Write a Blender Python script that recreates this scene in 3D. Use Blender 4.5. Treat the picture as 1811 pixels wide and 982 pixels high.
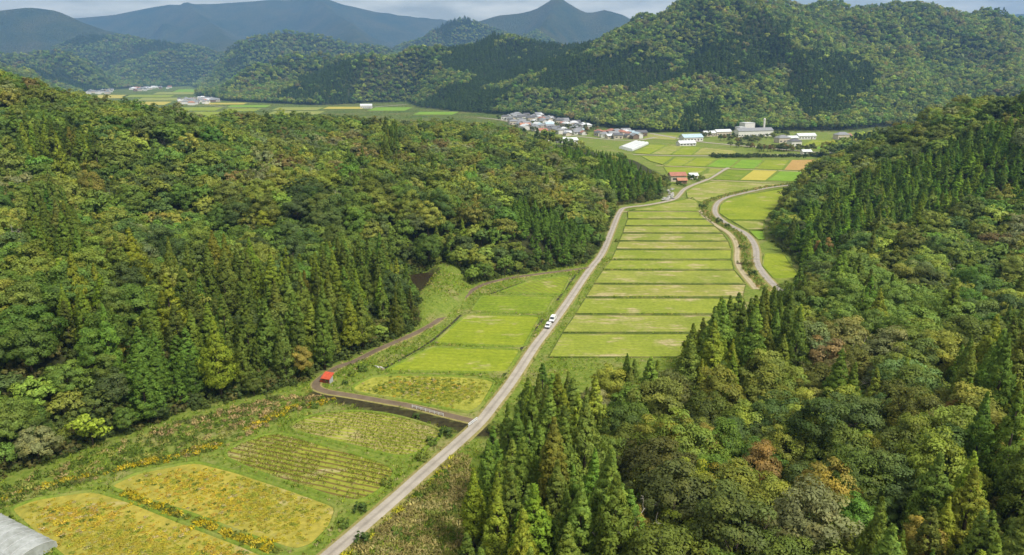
import bpy, math, random
import numpy as np

# ------------------------------------------------------------------ scene, camera, sky, sun, exposure
scene = bpy.context.scene
for o in list(bpy.data.objects):
    bpy.data.objects.remove(o)
COL = scene.collection
CAMZ, PITCH, FPX = 75.0, math.radians(15.8), 1293.0
PW, PH = 1811.0, 982.0

cam_data = bpy.data.cameras.new('camera')
cam = bpy.data.objects.new('camera', cam_data)
COL.objects.link(cam)
cam.location = (0, 0, CAMZ)
cam.rotation_euler = (math.pi / 2 - PITCH, 0, 0)
cam_data.sensor_fit = 'HORIZONTAL'
cam_data.angle = 2 * math.atan(PW / 2 / FPX)
cam_data.clip_start, cam_data.clip_end = 1.0, 40000.0
scene.camera = cam

SUN_EL, SUN_AZ = math.radians(53), math.radians(131)     # azimuth: direction the light comes from, from +Y clockwise
world = bpy.data.worlds.new('World')
scene.world = world
world.use_nodes = True
nt = world.node_tree
nt.nodes.clear()
w_out = nt.nodes.new('ShaderNodeOutputWorld')
w_bg = nt.nodes.new('ShaderNodeBackground')
w_sky = nt.nodes.new('ShaderNodeTexSky')
w_sky.sky_type = 'NISHITA'
w_sky.sun_disc = False
w_sky.sun_elevation = SUN_EL
w_sky.sun_rotation = SUN_AZ
w_sky.air_density, w_sky.dust_density, w_sky.ozone_density = 1.0, 2.0, 1.0
w_tc = nt.nodes.new('ShaderNodeTexCoord')
w_map = nt.nodes.new('ShaderNodeMapping')
w_map.inputs['Scale'].default_value = (5.0, 5.0, 22.0)
w_n = nt.nodes.new('ShaderNodeTexNoise')
w_n.inputs['Scale'].default_value = 1.6
w_n.inputs['Detail'].default_value = 7.0
w_n.inputs['Roughness'].default_value = 0.55
w_r = nt.nodes.new('ShaderNodeValToRGB')
w_r.color_ramp.elements[0].position = 0.40
w_r.color_ramp.elements[0].color = (1.20, 1.15, 0.90, 1)
w_r.color_ramp.elements[1].position = 0.66
w_r.color_ramp.elements[1].color = (2.7, 2.5, 2.0, 1)
w_mix = nt.nodes.new('ShaderNodeMix')
w_mix.data_type = 'RGBA'
w_mix.inputs['Factor'].default_value = 0.92
nt.links.new(w_tc.outputs['Generated'], w_map.inputs['Vector'])
nt.links.new(w_map.outputs['Vector'], w_n.inputs['Vector'])
nt.links.new(w_n.outputs['Fac'], w_r.inputs['Fac'])
nt.links.new(w_sky.outputs['Color'], w_mix.inputs['A'])
nt.links.new(w_r.outputs['Color'], w_mix.inputs['B'])
nt.links.new(w_mix.outputs['Result'], w_bg.inputs['Color'])
w_bg.inputs['Strength'].default_value = 0.13
nt.links.new(w_bg.outputs['Background'], w_out.inputs['Surface'])

sun_data = bpy.data.lights.new('sun', 'SUN')
sun_data.energy = 1.5
sun_data.angle = math.radians(14)
sun_data.color = (1.0, 0.955, 0.88)
sun = bpy.data.objects.new('sun', sun_data)
COL.objects.link(sun)
sdir = (math.sin(SUN_AZ) * math.cos(SUN_EL), math.cos(SUN_AZ) * math.cos(SUN_EL), math.sin(SUN_EL))
sun.rotation_euler = (math.pi / 2 - SUN_EL, 0, math.pi - SUN_AZ)
sun.location = (sdir[0] * 400, sdir[1] * 400, 600)

vs = scene.view_settings
vs.view_transform = 'Standard'
vs.look = 'None'
vs.exposure = 1.85
vs.gamma = 1.0
vs.use_curve_mapping = False
cy = scene.cycles
cy.max_bounces, cy.diffuse_bounces, cy.glossy_bounces = 4, 2, 1
cy.transmission_bounces, cy.transparent_max_bounces, cy.volume_bounces = 3, 6, 1
cy.use_denoising = True
cy.sample_clamp_indirect = 6.0

# ------------------------------------------------------------------ pixel <-> world helpers
CP, SP = math.cos(PITCH), math.sin(PITCH)
FA, FB, FC = 2.0, -0.010, 900.0          # valley floor: z = FA + FB*Y, flat beyond FC


def floor_z(Y):
    return FA + FB * np.minimum(Y, FC)


def ray(px, py):
    u = (np.asarray(px, float) - PW / 2) / FPX
    v = (PH / 2 - np.asarray(py, float)) / FPX
    return u, CP + v * SP, -SP + v * CP


def G(px, py):
    """photo pixel -> point on the valley floor"""
    dx, dy, dz = ray(px, py)
    t = (FA - CAMZ) / (dz - FB * dy)
    flat = (t * dy > FC) | (t < 0)
    t2 = (FA + FB * FC - CAMZ) / np.minimum(dz, -1e-4)
    t = np.where(flat, t2, t)
    return np.stack([t * dx, t * dy], -1)


def AT(px, py, Y):
    dx, dy, dz = ray(px, py)
    t = Y / dy
    return t * dx, Y, CAMZ + t * dz


def project(X, Y, Z):
    Zr = Z - CAMZ
    dep = np.maximum(Y * CP - Zr * SP, 1e-3)
    up = Y * SP + Zr * CP
    return PW / 2 + FPX * X / dep, PH / 2 - FPX * up / dep


def chaikin(P, n=2, closed=False):
    P = np.asarray(P, float)
    for _ in range(n):
        if closed:
            Q = np.roll(P, -1, 0)
            P = np.stack([0.75 * P + 0.25 * Q, 0.25 * P + 0.75 * Q], 1).reshape(-1, P.shape[1])
        else:
            A, B = P[:-1], P[1:]
            M = np.stack([0.75 * A + 0.25 * B, 0.25 * A + 0.75 * B], 1).reshape(-1, P.shape[1])
            P = np.concatenate([P[:1], M, P[-1:]])
    return P


def in_poly(x, y, poly):
    inside = np.zeros(np.shape(x), bool)
    n = len(poly)
    for i in range(n):
        x0, y0 = poly[i]
        x1, y1 = poly[(i + 1) % n]
        if y0 == y1:
            continue
        c = ((y0 > y) != (y1 > y)) & (x < (x1 - x0) * (y - y0) / (y1 - y0) + x0)
        inside ^= c
    return inside


def dist_line(X, Y, P, closed=False):
    """distance to a polyline, with the parameter and segment of the nearest point"""
    best = np.full(np.shape(X), 1e12)
    bi = np.zeros(np.shape(X), int)
    bt = np.zeros(np.shape(X))
    n = len(P)
    for i in range(n if closed else n - 1):
        ax, ay = P[i][0], P[i][1]
        bx, by = P[(i + 1) % n][0], P[(i + 1) % n][1]
        dx, dy = bx - ax, by - ay
        L = dx * dx + dy * dy + 1e-9
        t = np.clip(((X - ax) * dx + (Y - ay) * dy) / L, 0, 1)
        d = (X - ax - t * dx) ** 2 + (Y - ay - t * dy) ** 2
        m = d < best
        best = np.where(m, d, best)
        bi = np.where(m, i, bi)
        bt = np.where(m, t, bt)
    return np.sqrt(best), bi, bt


def _hash(ix, iy, seed):
    h = (ix.astype(np.int64) * 374761393 + iy.astype(np.int64) * 668265263 + seed * 974634777) & 0xFFFFFFFF
    h = ((h ^ (h >> 13)) * 1274126177) & 0xFFFFFFFF
    return ((h ^ (h >> 16)) & 0xFFFFFF) / float(0xFFFFFF)


def vnoise(X, Y, s, seed=0):
    x, y = np.asarray(X) / s, np.asarray(Y) / s
    ix, iy = np.floor(x), np.floor(y)
    fx, fy = x - ix, y - iy
    fx, fy = fx * fx * (3 - 2 * fx), fy * fy * (3 - 2 * fy)
    a, b = _hash(ix, iy, seed), _hash(ix + 1, iy, seed)
    c, d = _hash(ix, iy + 1, seed), _hash(ix + 1, iy + 1, seed)
    return (a * (1 - fx) + b * fx) * (1 - fy) + (c * (1 - fx) + d * fx) * fy


def fbm(X, Y, s, seed=0, oct=4):
    r, amp, tot = 0, 1, 0
    for k in range(oct):
        r = r + amp * (vnoise(X, Y, s / 2 ** k, seed + k * 17) - 0.5)
        tot += amp
        amp *= 0.5
    return r / tot * 2


def sstep(a, b, x):
    t = np.clip((x - a) / (b - a), 0, 1)
    return t * t * (3 - 2 * t)


# ------------------------------------------------------------------ the lie of the land
FLOOR_PX = [(-350, 1150), (-160, 930), (0, 850), (110, 815), (230, 768), (330, 733), (480, 697), (545, 680), (600, 648), (670, 617), (728, 590),
            (750, 565), (742, 520), (725, 490), (790, 481), (835, 507), (900, 489), (1000, 475), (1040, 468), (1063, 446),
            (1078, 408), (1086, 380), (1094, 364), (1140, 359), (1170, 352), (1186, 343), (1184, 322), (1172, 306),
            (1100, 285), (900, 262), (600, 250), (200, 245), (-300, 245), (-300, 200), (100, 186), (140, 176), (150, 163), (230, 157), (290, 154), (335, 152.5),
            (350, 157), (345, 170), (400, 179), (560, 187), (620, 184), (720, 181), (740, 190), (800, 197), (850, 200), (885, 204), (960, 205),
            (1050, 224), (1150, 235), (1250, 234), (1300, 231), (1420, 231), (1500, 231), (1560, 225), (1640, 224), (1640, 240), (1530, 252),
            (1470, 268), (1440, 280), (1415, 310), (1392, 340), (1365, 378), (1355, 402), (1358, 425), (1392, 450), (1415, 482), (1420, 505),
            (1385, 562), (1300, 598), (1250, 640), (1180, 668), (1100, 690), (1020, 706), (960, 728), (925, 755), (890, 800), (865, 830),
            (845, 860), (828, 910), (815, 970), (805, 1150)]
FLOOR = G([p[0] for p in FLOOR_PX], [p[1] for p in FLOOR_PX])


def R(pts, W, off=9.0):
    """a ridge: photo pixels of its tree line with the distance, less the height of the trees"""
    out = []
    for px, py, Y in pts:
        x, y, z = AT(px, py, Y)
        out.append((x, y, max(z - off, 1.0)))
    return out, W


def RG(pts, W):
    out = []
    for px, Y, z in pts:
        dep = Y * CP + (CAMZ - z) * SP
        out.append(((px - PW / 2) / FPX * dep, Y, z))
    return out, W


RIDGES = [
    # wooded hill on the left of the valley
    R([(-260, 60, 400), (0, 138, 400), (90, 170, 430), (200, 194, 470), (330, 208, 510), (560, 207, 560), (700, 214, 570), (820, 230, 560),
       (930, 250, 540), (1050, 274, 520), (1130, 302, 490), (1172, 328, 470)], 230, 10),
    R([(-100, 260, 300), (200, 285, 320), (420, 290, 335), (600, 296, 340), (760, 316, 340), (900, 340, 345), (1000, 362, 350), (1055, 390, 345)], 120, 9),
    R([(-300, 300, 200), (-60, 400, 200), (150, 410, 240), (300, 430, 260)], 110, 10),
    # hill on the right
    R([(2100, 60, 400), (1811, 153, 420), (1700, 198, 430), (1600, 240, 440), (1500, 290, 440), (1430, 330, 430), (1375, 375, 410)], 115, 11),
    R([(2100, 190, 340), (1811, 235, 350), (1700, 275, 355), (1600, 315, 355), (1500, 360, 345), (1430, 400, 330)], 90, 9),
    R([(2000, 290, 300), (1811, 340, 300), (1700, 366, 300), (1600, 388, 295), (1500, 420, 288), (1435, 465, 272)], 90, 10),
    RG([(930, 139, 1.5), (1180, 150, 3.5), (1260, 165, 4), (1380, 188, 5), (1480, 196, 8), (1600, 185, 8), (1811, 150, 9), (2100, 130, 16)], 70),
    RG([(1150, 70, 6), (1400, 80, 9), (1800, 90, 14), (2200, 90, 22)], 70),
    # the big hill across the main valley
    R([(760, 92, 2250), (800, 80, 2250), (870, 70, 2200), (1000, 72, 2100), (1110, 60, 1950), (1150, 40, 1900), (1200, 12, 1850), (1230, 0, 1800), (1290, -8, 1800), (1400, 0, 1900),
       (1500, 5, 2000), (1650, 5, 2000), (1750, 22, 2050), (1811, 30, 2100), (2000, 40, 2100), (2400, 30, 2100)], 720, 10),
    R([(1290, 0, 1780), (1345, 28, 1600), (1260, 95, 1450), (1190, 148, 1310), (1120, 195, 1180)], 180, 10),
    R([(1345, 28, 1600), (1400, 80, 1480), (1440, 140, 1340), (1455, 195, 1200)], 180, 10),
    R([(1560, 30, 1900), (1600, 85, 1650), (1610, 140, 1450), (1560, 195, 1230)], 180, 10),
    R([(1760, 40, 1900), (1790, 95, 1600), (1790, 150, 1350)], 180, 10),
    R([(1130, 60, 1850), (1060, 105, 1690), (980, 150, 1560), (905, 192, 1450)], 200, 10),
    R([(1200, 30, 1800), (1140, 95, 1600), (1060, 160, 1430), (1000, 205, 1300)], 200, 10),
    R([(870, 72, 2200), (840, 120, 1950), (820, 165, 1720)], 220, 10),
    R([(760, 80, 2060), (730, 70, 2050), (695, 74, 2050), (640, 98, 2070), (560, 128, 2100), (480, 165, 2150)], 400, 10),
    R([(730, 72, 2050), (755, 110, 1900), (785, 150, 1760), (800, 180, 1650)], 220, 10),
    R([(640, 96, 2420), (560, 97, 2420), (500, 102, 2420), (430, 125, 2420), (350, 156, 2420)], 420, 10),
    # small hills and slopes at the far end of the plain
    R([(382, 116, 4350), (352, 94, 4300), (322, 84, 4250), (290, 92, 4250), (250, 118, 4200), (222, 140, 4150)], 560, 10),
    R([(380, 112, 3700), (430, 75, 3700), (490, 54, 3700), (560, 62, 3700), (620, 78, 3700), (700, 92, 3700)], 700, 10),
    R([(-200, 60, 2200), (-60, 100, 2200), (10, 115, 2250), (70, 145, 2150), (130, 172, 2000)], 420, 10),
    R([(-100, 100, 3300), (40, 95, 3300), (110, 88, 3300), (170, 98, 3350), (215, 122, 3300)], 600, 10),
    R([(60, 150, 2750), (130, 125, 3000), (215, 110, 3300)], 400, 10),
    # far mountains
    R([(-400, 60, 5500), (-150, 30, 5500), (0, 17, 5500), (50, 11, 5500), (100, 17, 5500), (140, 35, 5500), (200, 60, 5200), (300, 80, 5000)], 1500, 8),
    R([(140, 66, 4700), (220, 64, 4700), (300, 74, 4700), (350, 84, 4700)], 800, 8),
    R([(-300, 30, 8500), (0, 40, 8500), (140, 32, 8500), (200, 27, 8500), (255, 16, 8500), (300, 9, 8500), (340, 13, 8500), (400, 6, 8500), (430, 4, 8500), (480, 0, 8500), (560, 6, 8500), (650, 18, 8500),
       (720, 28, 8600), (780, 34, 8700), (850, 46, 8800)], 2600, 0),
    R([(560, 8, 8400), (620, 40, 7000), (640, 75, 5800)], 1300, 0),
    R([(330, 14, 8300), (380, 45, 7000), (400, 78, 5800)], 1300, 0),
    R([(740, 72, 4700), (790, 42, 4700), (825, 33, 4700), (860, 48, 4700), (900, 66, 4700)], 800, 0),
    R([(840, 40, 6300), (880, 28, 6300), (920, 24, 6300), (985, 12, 6300), (1040, 25, 6300), (1070, 18, 6300), (1100, 26, 6300), (1130, 42, 6300), (1200, 60, 6300), (1400, 70, 6300)], 1800, 0),
    R([(985, 12, 6300), (960, 45, 5300), (940, 75, 4500)], 900, 0),
    R([(1600, 50, 7000), (1720, 40, 7000), (1765, 27, 7000), (1811, 25, 7000), (2100, 20, 7000)], 1800, 0),
]

CREEK = chaikin(G(*zip(*[(560, 700), (600, 704), (640, 713), (712, 731), (770, 744), (826, 756), (858, 765)])), 2)
POND = chaikin(G(*zip(*[(690, 505), (735, 492), (775, 490), (772, 500), (758, 520), (735, 535), (700, 530)])), 2, True)
DAM = G(*zip(*[(788, 488), (776, 520), (757, 548)]))
STREAM = chaikin(G(*zip(*[(1400, 325), (1345, 333), (1290, 345), (1250, 357), (1243, 366), (1246, 378), (1262, 391), (1290, 404), (1308, 417),
                          (1318, 435), (1320, 455), (1322, 475), (1338, 498), (1352, 515)])), 2)


def floor_dist(X, Y):
    d, _, _ = dist_line(X, Y, FLOOR, True)
    return np.where(in_poly(X, Y, FLOOR), -d, d)


def height(X, Y, fd=None):
    X = np.asarray(X, float)
    Y = np.asarray(Y, float)
    fz = floor_z(Y)
    if fd is None:
        fd = floor_dist(X, Y)
    far = np.hypot(X, Y)
    wx = X + fbm(X, Y, 140, 3, 3) * np.clip(far * 0.05, 6, 70)
    wy = Y + fbm(X, Y, 140, 9, 3) * np.clip(far * 0.05, 6, 70)
    big = np.clip((far - 700) * 0.10, 0, 420)
    wx = wx + fbm(X, Y, 620, 33, 3) * big
    wy = wy + fbm(X, Y, 620, 39, 3) * big
    acc = np.zeros(X.shape)
    crest = np.zeros(X.shape)
    for pts, W in RIDGES:
        xs = [p[0] for p in pts]
        ys = [p[1] for p in pts]
        m = (X > min(xs) - W * 1.3) & (X < max(xs) + W * 1.3) & (Y > min(ys) - W * 1.3) & (Y < max(ys) + W * 1.3)
        if not m.any():
            continue
        xm, ym, am, bm_, fm = X[m], Y[m], wx[m], wy[m], fz[m]
        h = np.zeros(xm.shape)
        d0 = np.full(xm.shape, 1e9)
        for i in range(len(pts) - 1):                       # highest of the ridge's pieces at each point
            ax, ay, az = pts[i]
            ex, ey, ez = pts[i + 1][0] - ax, pts[i + 1][1] - ay, pts[i + 1][2] - az
            L = ex * ex + ey * ey + 1e-9
            t = np.clip(((xm - ax) * ex + (ym - ay) * ey) / L, 0, 1)
            e0 = np.hypot(xm - ax - t * ex, ym - ay - t * ey)
            t1 = np.clip(((am - ax) * ex + (bm_ - ay) * ey) / L, 0, 1)
            e1 = np.hypot(am - ax - t1 * ex, bm_ - ay - t1 * ey)
            k = sstep(0.0, 0.45, e0 / W)
            e = e0 * (1 - k) + e1 * k
            h = np.maximum(h, np.maximum(az + t * ez - fm, 0) * np.clip(1 - e / W, 0, 1) ** (1.35 if W < 400 else 1.7))
            d0 = np.minimum(d0, e0)
        acc[m] += h ** 5
        crest[m] = np.maximum(crest[m], np.clip(1 - d0 / W, 0, 1))
    h = acc ** 0.2
    rough = fbm(X, Y, 90, 21, 4)
    h = h * (1 + 0.22 * np.clip(1 - h / 400, 0, 1) * rough) + 2.5 * np.abs(rough) * sstep(0, 10, h)
    fold = np.abs(fbm(X, Y, 330, 41, 3)) * sstep(700, 1100, far) + np.abs(fbm(X, Y, 900, 47, 3)) * sstep(2500, 4500, far)
    h = h * (1 + (1 - sstep(0.5, 0.9, crest)) * (0.42 * (1 - sstep(0.0, 0.40, fold)) - 0.30 * sstep(700, 1100, far)))
    w = 22 + np.clip(far - 500, 0, 3000) * 0.05
    h = h * sstep(-1, 1, fd / w * 2 - 1)
    # creek, pond with its dam, stream
    dc, _, _ = dist_line(X, Y, CREEK)
    h = h - 1.9 * (1 - sstep(1.6, 3.4, dc))
    ds, _, _ = dist_line(X, Y, STREAM)
    h = h - 1.3 * (1 - sstep(1.0, 4.0, ds)) * (ds < 5)
    dd, _, _ = dist_line(X, Y, DAM)
    h = np.maximum(h, 4.2 * (1 - sstep(2.0, 11.0, dd)))
    pin = in_poly(X, Y, POND)
    h = np.where(pin, np.minimum(h, 1.0), h)
    return fz + h


# ------------------------------------------------------------------ material helpers
def new_mat(name):
    m = bpy.data.materials.new(name)
    m.use_nodes = True
    m.node_tree.nodes.clear()
    return m, m.node_tree


class NB:
    def __init__(s, name):
        s.m, s.t = new_mat(name)

    def n(s, kind, **kw):
        nd = s.t.nodes.new('ShaderNode' + kind)
        for k, v in kw.items():
            if k.startswith('i_'):
                nd.inputs[k[2:].replace('_', ' ')].default_value = v
            else:
                setattr(nd, k, v)
        return nd

    def l(s, a, b):
        s.t.links.new(a, b)

    def pos(s):
        return s.n('NewGeometry').outputs['Position']

    def noise(s, vec, scale, detail=4.0, rough=0.55):
        nd = s.n('TexNoise')
        nd.inputs['Scale'].default_value = scale
        nd.inputs['Detail'].default_value = detail
        nd.inputs['Roughness'].default_value = rough
        s.l(vec, nd.inputs['Vector'])
        return nd.outputs['Fac']

    def ramp(s, fac, stops):
        nd = s.n('ValToRGB')
        e = nd.color_ramp.elements
        while len(e) < len(stops):
            e.new(0.5)
        for k, (p, c) in enumerate(stops):
            e[k].position = p
            e[k].color = (c[0], c[1], c[2], 1) if not np.isscalar(c) else (c, c, c, 1)
        s.l(fac, nd.inputs['Fac'])
        return nd.outputs['Color']

    def mix(s, fac, a, b, blend='MIX'):
        nd = s.n('Mix', data_type='RGBA', blend_type=blend)
        for key, v in (('Factor', fac), ('A', a), ('B', b)):
            if hasattr(v, 'is_output'):
                s.l(v, nd.inputs[key])
            elif np.isscalar(v):
                nd.inputs[key].default_value = v
            else:
                nd.inputs[key].default_value = (v[0], v[1], v[2], 1)
        return nd.outputs['Result']

    def math(s, op, a, b=0.0):
        nd = s.n('Math', operation=op)
        for k, v in ((0, a), (1, b)):
            if hasattr(v, 'is_output'):
                s.l(v, nd.inputs[k])
            else:
                nd.inputs[k].default_value = v
        return nd.outputs[0]

    def out(s, color, rough=0.9, spec=0.2, bump=None, bump_s=0.3, bump_d=0.1, metallic=0.0):
        p = s.n('BsdfPrincipled')
        p.inputs['Roughness'].default_value = rough
        p.inputs['Specular IOR Level'].default_value = spec
        p.inputs['Metallic'].default_value = metallic
        if hasattr(color, 'is_output'):
            s.l(color, p.inputs['Base Color'])
        else:
            p.inputs['Base Color'].default_value = (*color, 1)
        if bump is not None:
            b = s.n('Bump')
            b.inputs['Strength'].default_value = bump_s
            b.inputs['Distance'].default_value = bump_d
            s.l(bump, b.inputs['Height'])
            s.l(b.outputs['Normal'], p.inputs['Normal'])
        o = s.n('OutputMaterial')
        s.l(p.outputs['BSDF'], o.inputs['Surface'])
        return s.m


def plain(name, c, rough=0.8, spec=0.3, var=0.25, scale=3.0, metallic=0.0):
    b = NB(name)
    f = b.noise(b.pos(), scale, 5)
    col = b.ramp(f, [(0.3, tuple(x * (1 - var) for x in c)), (0.7, tuple(min(1, x * (1 + var)) for x in c))])
    return b.out(col, rough, spec, f, 0.15, 0.02, metallic)


def leaf_mat(name, transl=0.36, rough=0.6, spec=0.2):
    b = NB(name)
    at = b.n('Attribute', attribute_type='INSTANCER', attribute_name='tint').outputs['Color']
    var = b.n('Attribute', attribute_type='GEOMETRY', attribute_name='var').outputs['Fac']
    sep = b.n('Attribute', attribute_type='GEOMETRY', attribute_name='warm').outputs['Fac']
    bright = b.ramp(var, [(0.0, 0.6), (1.0, 1.4)])
    c = b.mix(1.0, at, bright, 'MULTIPLY')
    c = b.mix(b.math('MULTIPLY', sep, 0.6), c, b.mix(1.0, c, (1.3, 1.08, 0.75), 'MULTIPLY'))
    p = b.n('BsdfPrincipled')
    p.inputs['Roughness'].default_value = rough
    p.inputs['Specular IOR Level'].default_value = spec
    b.l(c, p.inputs['Base Color'])
    t = b.n('BsdfTranslucent')
    b.l(b.mix(1.0, c, (1.2, 1.25, 0.6), 'MULTIPLY'), t.inputs['Color'])
    mx = b.n('MixShader')
    mx.inputs['Fac'].default_value = transl
    b.l(p.outputs['BSDF'], mx.inputs[1])
    b.l(t.outputs['BSDF'], mx.inputs[2])
    o = b.n('OutputMaterial')
    b.l(mx.outputs['Shader'], o.inputs['Surface'])
    return b.m


def ground_mat():
    b = NB('ground_cover')
    pos = b.pos()
    fl = b.n('Attribute', attribute_name='floor').outputs['Fac']
    wet = b.n('Attribute', attribute_name='wet').outputs['Fac']
    n1 = b.noise(pos, 0.09, 6)
    n2 = b.noise(pos, 0.9, 6, 0.65)
    grass = b.ramp(n2, [(0.25, (0.075, 0.115, 0.018)), (0.5, (0.135, 0.185, 0.026)), (0.75, (0.23, 0.235, 0.06))])
    dry = b.ramp(n2, [(0.3, (0.16, 0.155, 0.05)), (0.7, (0.30, 0.26, 0.12))])
    grass = b.mix(b.ramp(n1, [(0.52, 0.0), (0.68, 0.8)]), grass, dry)
    litter = b.ramp(n2, [(0.3, (0.02, 0.026, 0.009)), (0.7, (0.055, 0.058, 0.02))])
    c = b.mix(fl, litter, grass)
    mud = b.ramp(n2, [(0.3, (0.018, 0.015, 0.008)), (0.7, (0.055, 0.05, 0.02))])
    c = b.mix(wet, c, mud)
    return b.out(c, 0.95, 0.1, n2, 0.6, 0.25)


def canopy_mat():
    """far wooded slopes, where single crowns can no longer be told apart"""
    b = NB('far_canopy')
    pos = b.pos()
    v = b.n('TexVoronoi')
    v.inputs['Scale'].default_value = 0.13
    v.inputs['Randomness'].default_value = 1.0
    b.l(pos, v.inputs['Vector'])
    n = b.noise(pos, 0.004, 6)
    n2 = b.noise(pos, 0.06, 6, 0.7)
    c = b.ramp(n, [(0.3, (0.030, 0.055, 0.020)), (0.5, (0.062, 0.075, 0.024)), (0.7, (0.095, 0.092, 0.032))])
    c = b.mix(0.9, c, b.ramp(n2, [(0.25, 0.35), (0.75, 1.7)]), 'MULTIPLY')
    hgt = b.math('ADD', b.math('MULTIPLY', v.outputs['Distance'], -0.5), b.math('MULTIPLY', n2, 1.0))
    fl = b.n('Attribute', attribute_name='floor').outputs['Fac']
    field = b.ramp(b.noise(pos, 0.012, 5), [(0.3, (0.10, 0.17, 0.03)), (0.5, (0.17, 0.22, 0.04)), (0.7, (0.23, 0.23, 0.07))])
    c = b.mix(fl, c, field)
    m = b.out(c, 0.95, 0.1, hgt, 1.0, 22.0)
    return m


# ------------------------------------------------------------------ mesh helpers
def mesh_from(name, V, quads=None, tris=None, mats=(), midx=None, attrs=None, smooth=False):
    V = np.asarray(V, np.float32)
    me = bpy.data.meshes.new(name)
    faces = []
    starts = []
    n = 0
    loops = []
    if quads is not None and len(quads):
        q = np.asarray(quads, np.int32)
        loops.append(q.ravel())
        starts.append(np.arange(len(q)) * 4)
        n = len(q) * 4
    if tris is not None and len(tris):
        t = np.asarray(tris, np.int32)
        loops.append(t.ravel())
        starts.append(n + np.arange(len(t)) * 3)
    loops = np.concatenate(loops)
    starts = np.concatenate(starts)
    me.vertices.add(len(V))
    me.vertices.foreach_set('co', V.ravel())
    me.loops.add(len(loops))
    me.loops.foreach_set('vertex_index', loops)
    me.polygons.add(len(starts))
    me.polygons.foreach_set('loop_start', starts.astype(np.int32))
    for m in mats:
        me.materials.append(m)
    if midx is not None:
        me.polygons.foreach_set('material_index', np.asarray(midx, np.int32))
    me.update(calc_edges=True)
    if attrs:
        for k, (dom, arr) in attrs.items():
            a = me.attributes.new(k, 'FLOAT', dom)
            a.data.foreach_set('value', np.asarray(arr, np.float32))
    if smooth:
        me.polygons.foreach_set('use_smooth', np.ones(len(starts), bool))
    me.validate()
    return me


class MB:
    """collects polygons of any size with a material index"""
    def __init__(s):
        s.v, s.f, s.mi = [], [], []

    def poly(s, pts, mi=0):
        i = len(s.v)
        s.v += [tuple(map(float, p)) for p in pts]
        s.f.append(list(range(i, i + len(pts))))
        s.mi.append(mi)

    def add(s, V, F, mi=0):
        i = len(s.v)
        s.v += [tuple(map(float, p)) for p in V]
        for f in F:
            s.f.append([i + k for k in f])
            s.mi.append(mi)

    def box(s, c, size, mi=0, rz=0.0):
        x, y, z = size[0] / 2, size[1] / 2, size[2] / 2
        P = [(-x, -y, -z), (x, -y, -z), (x, y, -z), (-x, y, -z), (-x, -y, z), (x, -y, z), (x, y, z), (-x, y, z)]
        ca, sa = math.cos(rz), math.sin(rz)
        P = [(c[0] + p[0] * ca - p[1] * sa, c[1] + p[0] * sa + p[1] * ca, c[2] + p[2]) for p in P]
        s.add(P, [(0, 3, 2, 1), (4, 5, 6, 7), (0, 1, 5, 4), (1, 2, 6, 5), (2, 3, 7, 6), (3, 0, 4, 7)], mi)

    def tube(s, pts, rad, n=6, mi=0, cap=True):
        pts = np.asarray(pts, float)
        rings = []
        for k in range(len(pts)):
            d = pts[min(k + 1, len(pts) - 1)] - pts[max(k - 1, 0)]
            d = d / (np.linalg.norm(d) + 1e-9)
            a = np.cross(d, (0.0, 0.0, 1.0) if abs(d[2]) < 0.9 else (1.0, 0.0, 0.0))
            a /= np.linalg.norm(a) + 1e-9
            b = np.cross(d, a)
            rings.append([pts[k] + rad[k] * (math.cos(2 * math.pi * j / n) * a + math.sin(2 * math.pi * j / n) * b) for j in range(n)])
        V = [p for r in rings for p in r]
        F = [(k * n + j, k * n + (j + 1) % n, (k + 1) * n + (j + 1) % n, (k + 1) * n + j) for k in range(len(pts) - 1) for j in range(n)]
        if cap:
            F += [tuple(range(n))[::-1], tuple((len(pts) - 1) * n + j for j in range(n))]
        s.add(V, F, mi)

    def mesh(s, name, mats, smooth=False):
        me = bpy.data.meshes.new(name)
        me.from_pydata(s.v, [], s.f)
        for m in mats:
            me.materials.append(m)
        me.polygons.foreach_set('material_index', s.mi)
        if smooth:
            me.polygons.foreach_set('use_smooth', [True] * len(s.f))
        me.update()
        return me

    def obj(s, name, mats, parent=None, smooth=False):
        return link(name, s.mesh(name, mats, smooth), parent)


def link(name, data, parent=None):
    o = bpy.data.objects.new(name, data)
    COL.objects.link(o)
    if parent is not None:
        o.parent = parent
    return o


def tag(o, label=None, cat=None, group=None, kind=None):
    if label:
        o['label'] = label
    if cat:
        o['category'] = cat
    if group:
        o['group'] = group
    if kind:
        o['kind'] = kind
    return o


def empty(name, loc, rz=0.0):
    o = bpy.data.objects.new(name, None)
    COL.objects.link(o)
    o.location = loc
    o.rotation_euler = (0, 0, rz)
    o.empty_display_size = 0.5
    return o


def copy_tree(o, parent=None):
    c = o.copy()
    COL.objects.link(c)
    c.parent = parent
    for ch in o.children:
        copy_tree(ch, c)
    return c


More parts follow.
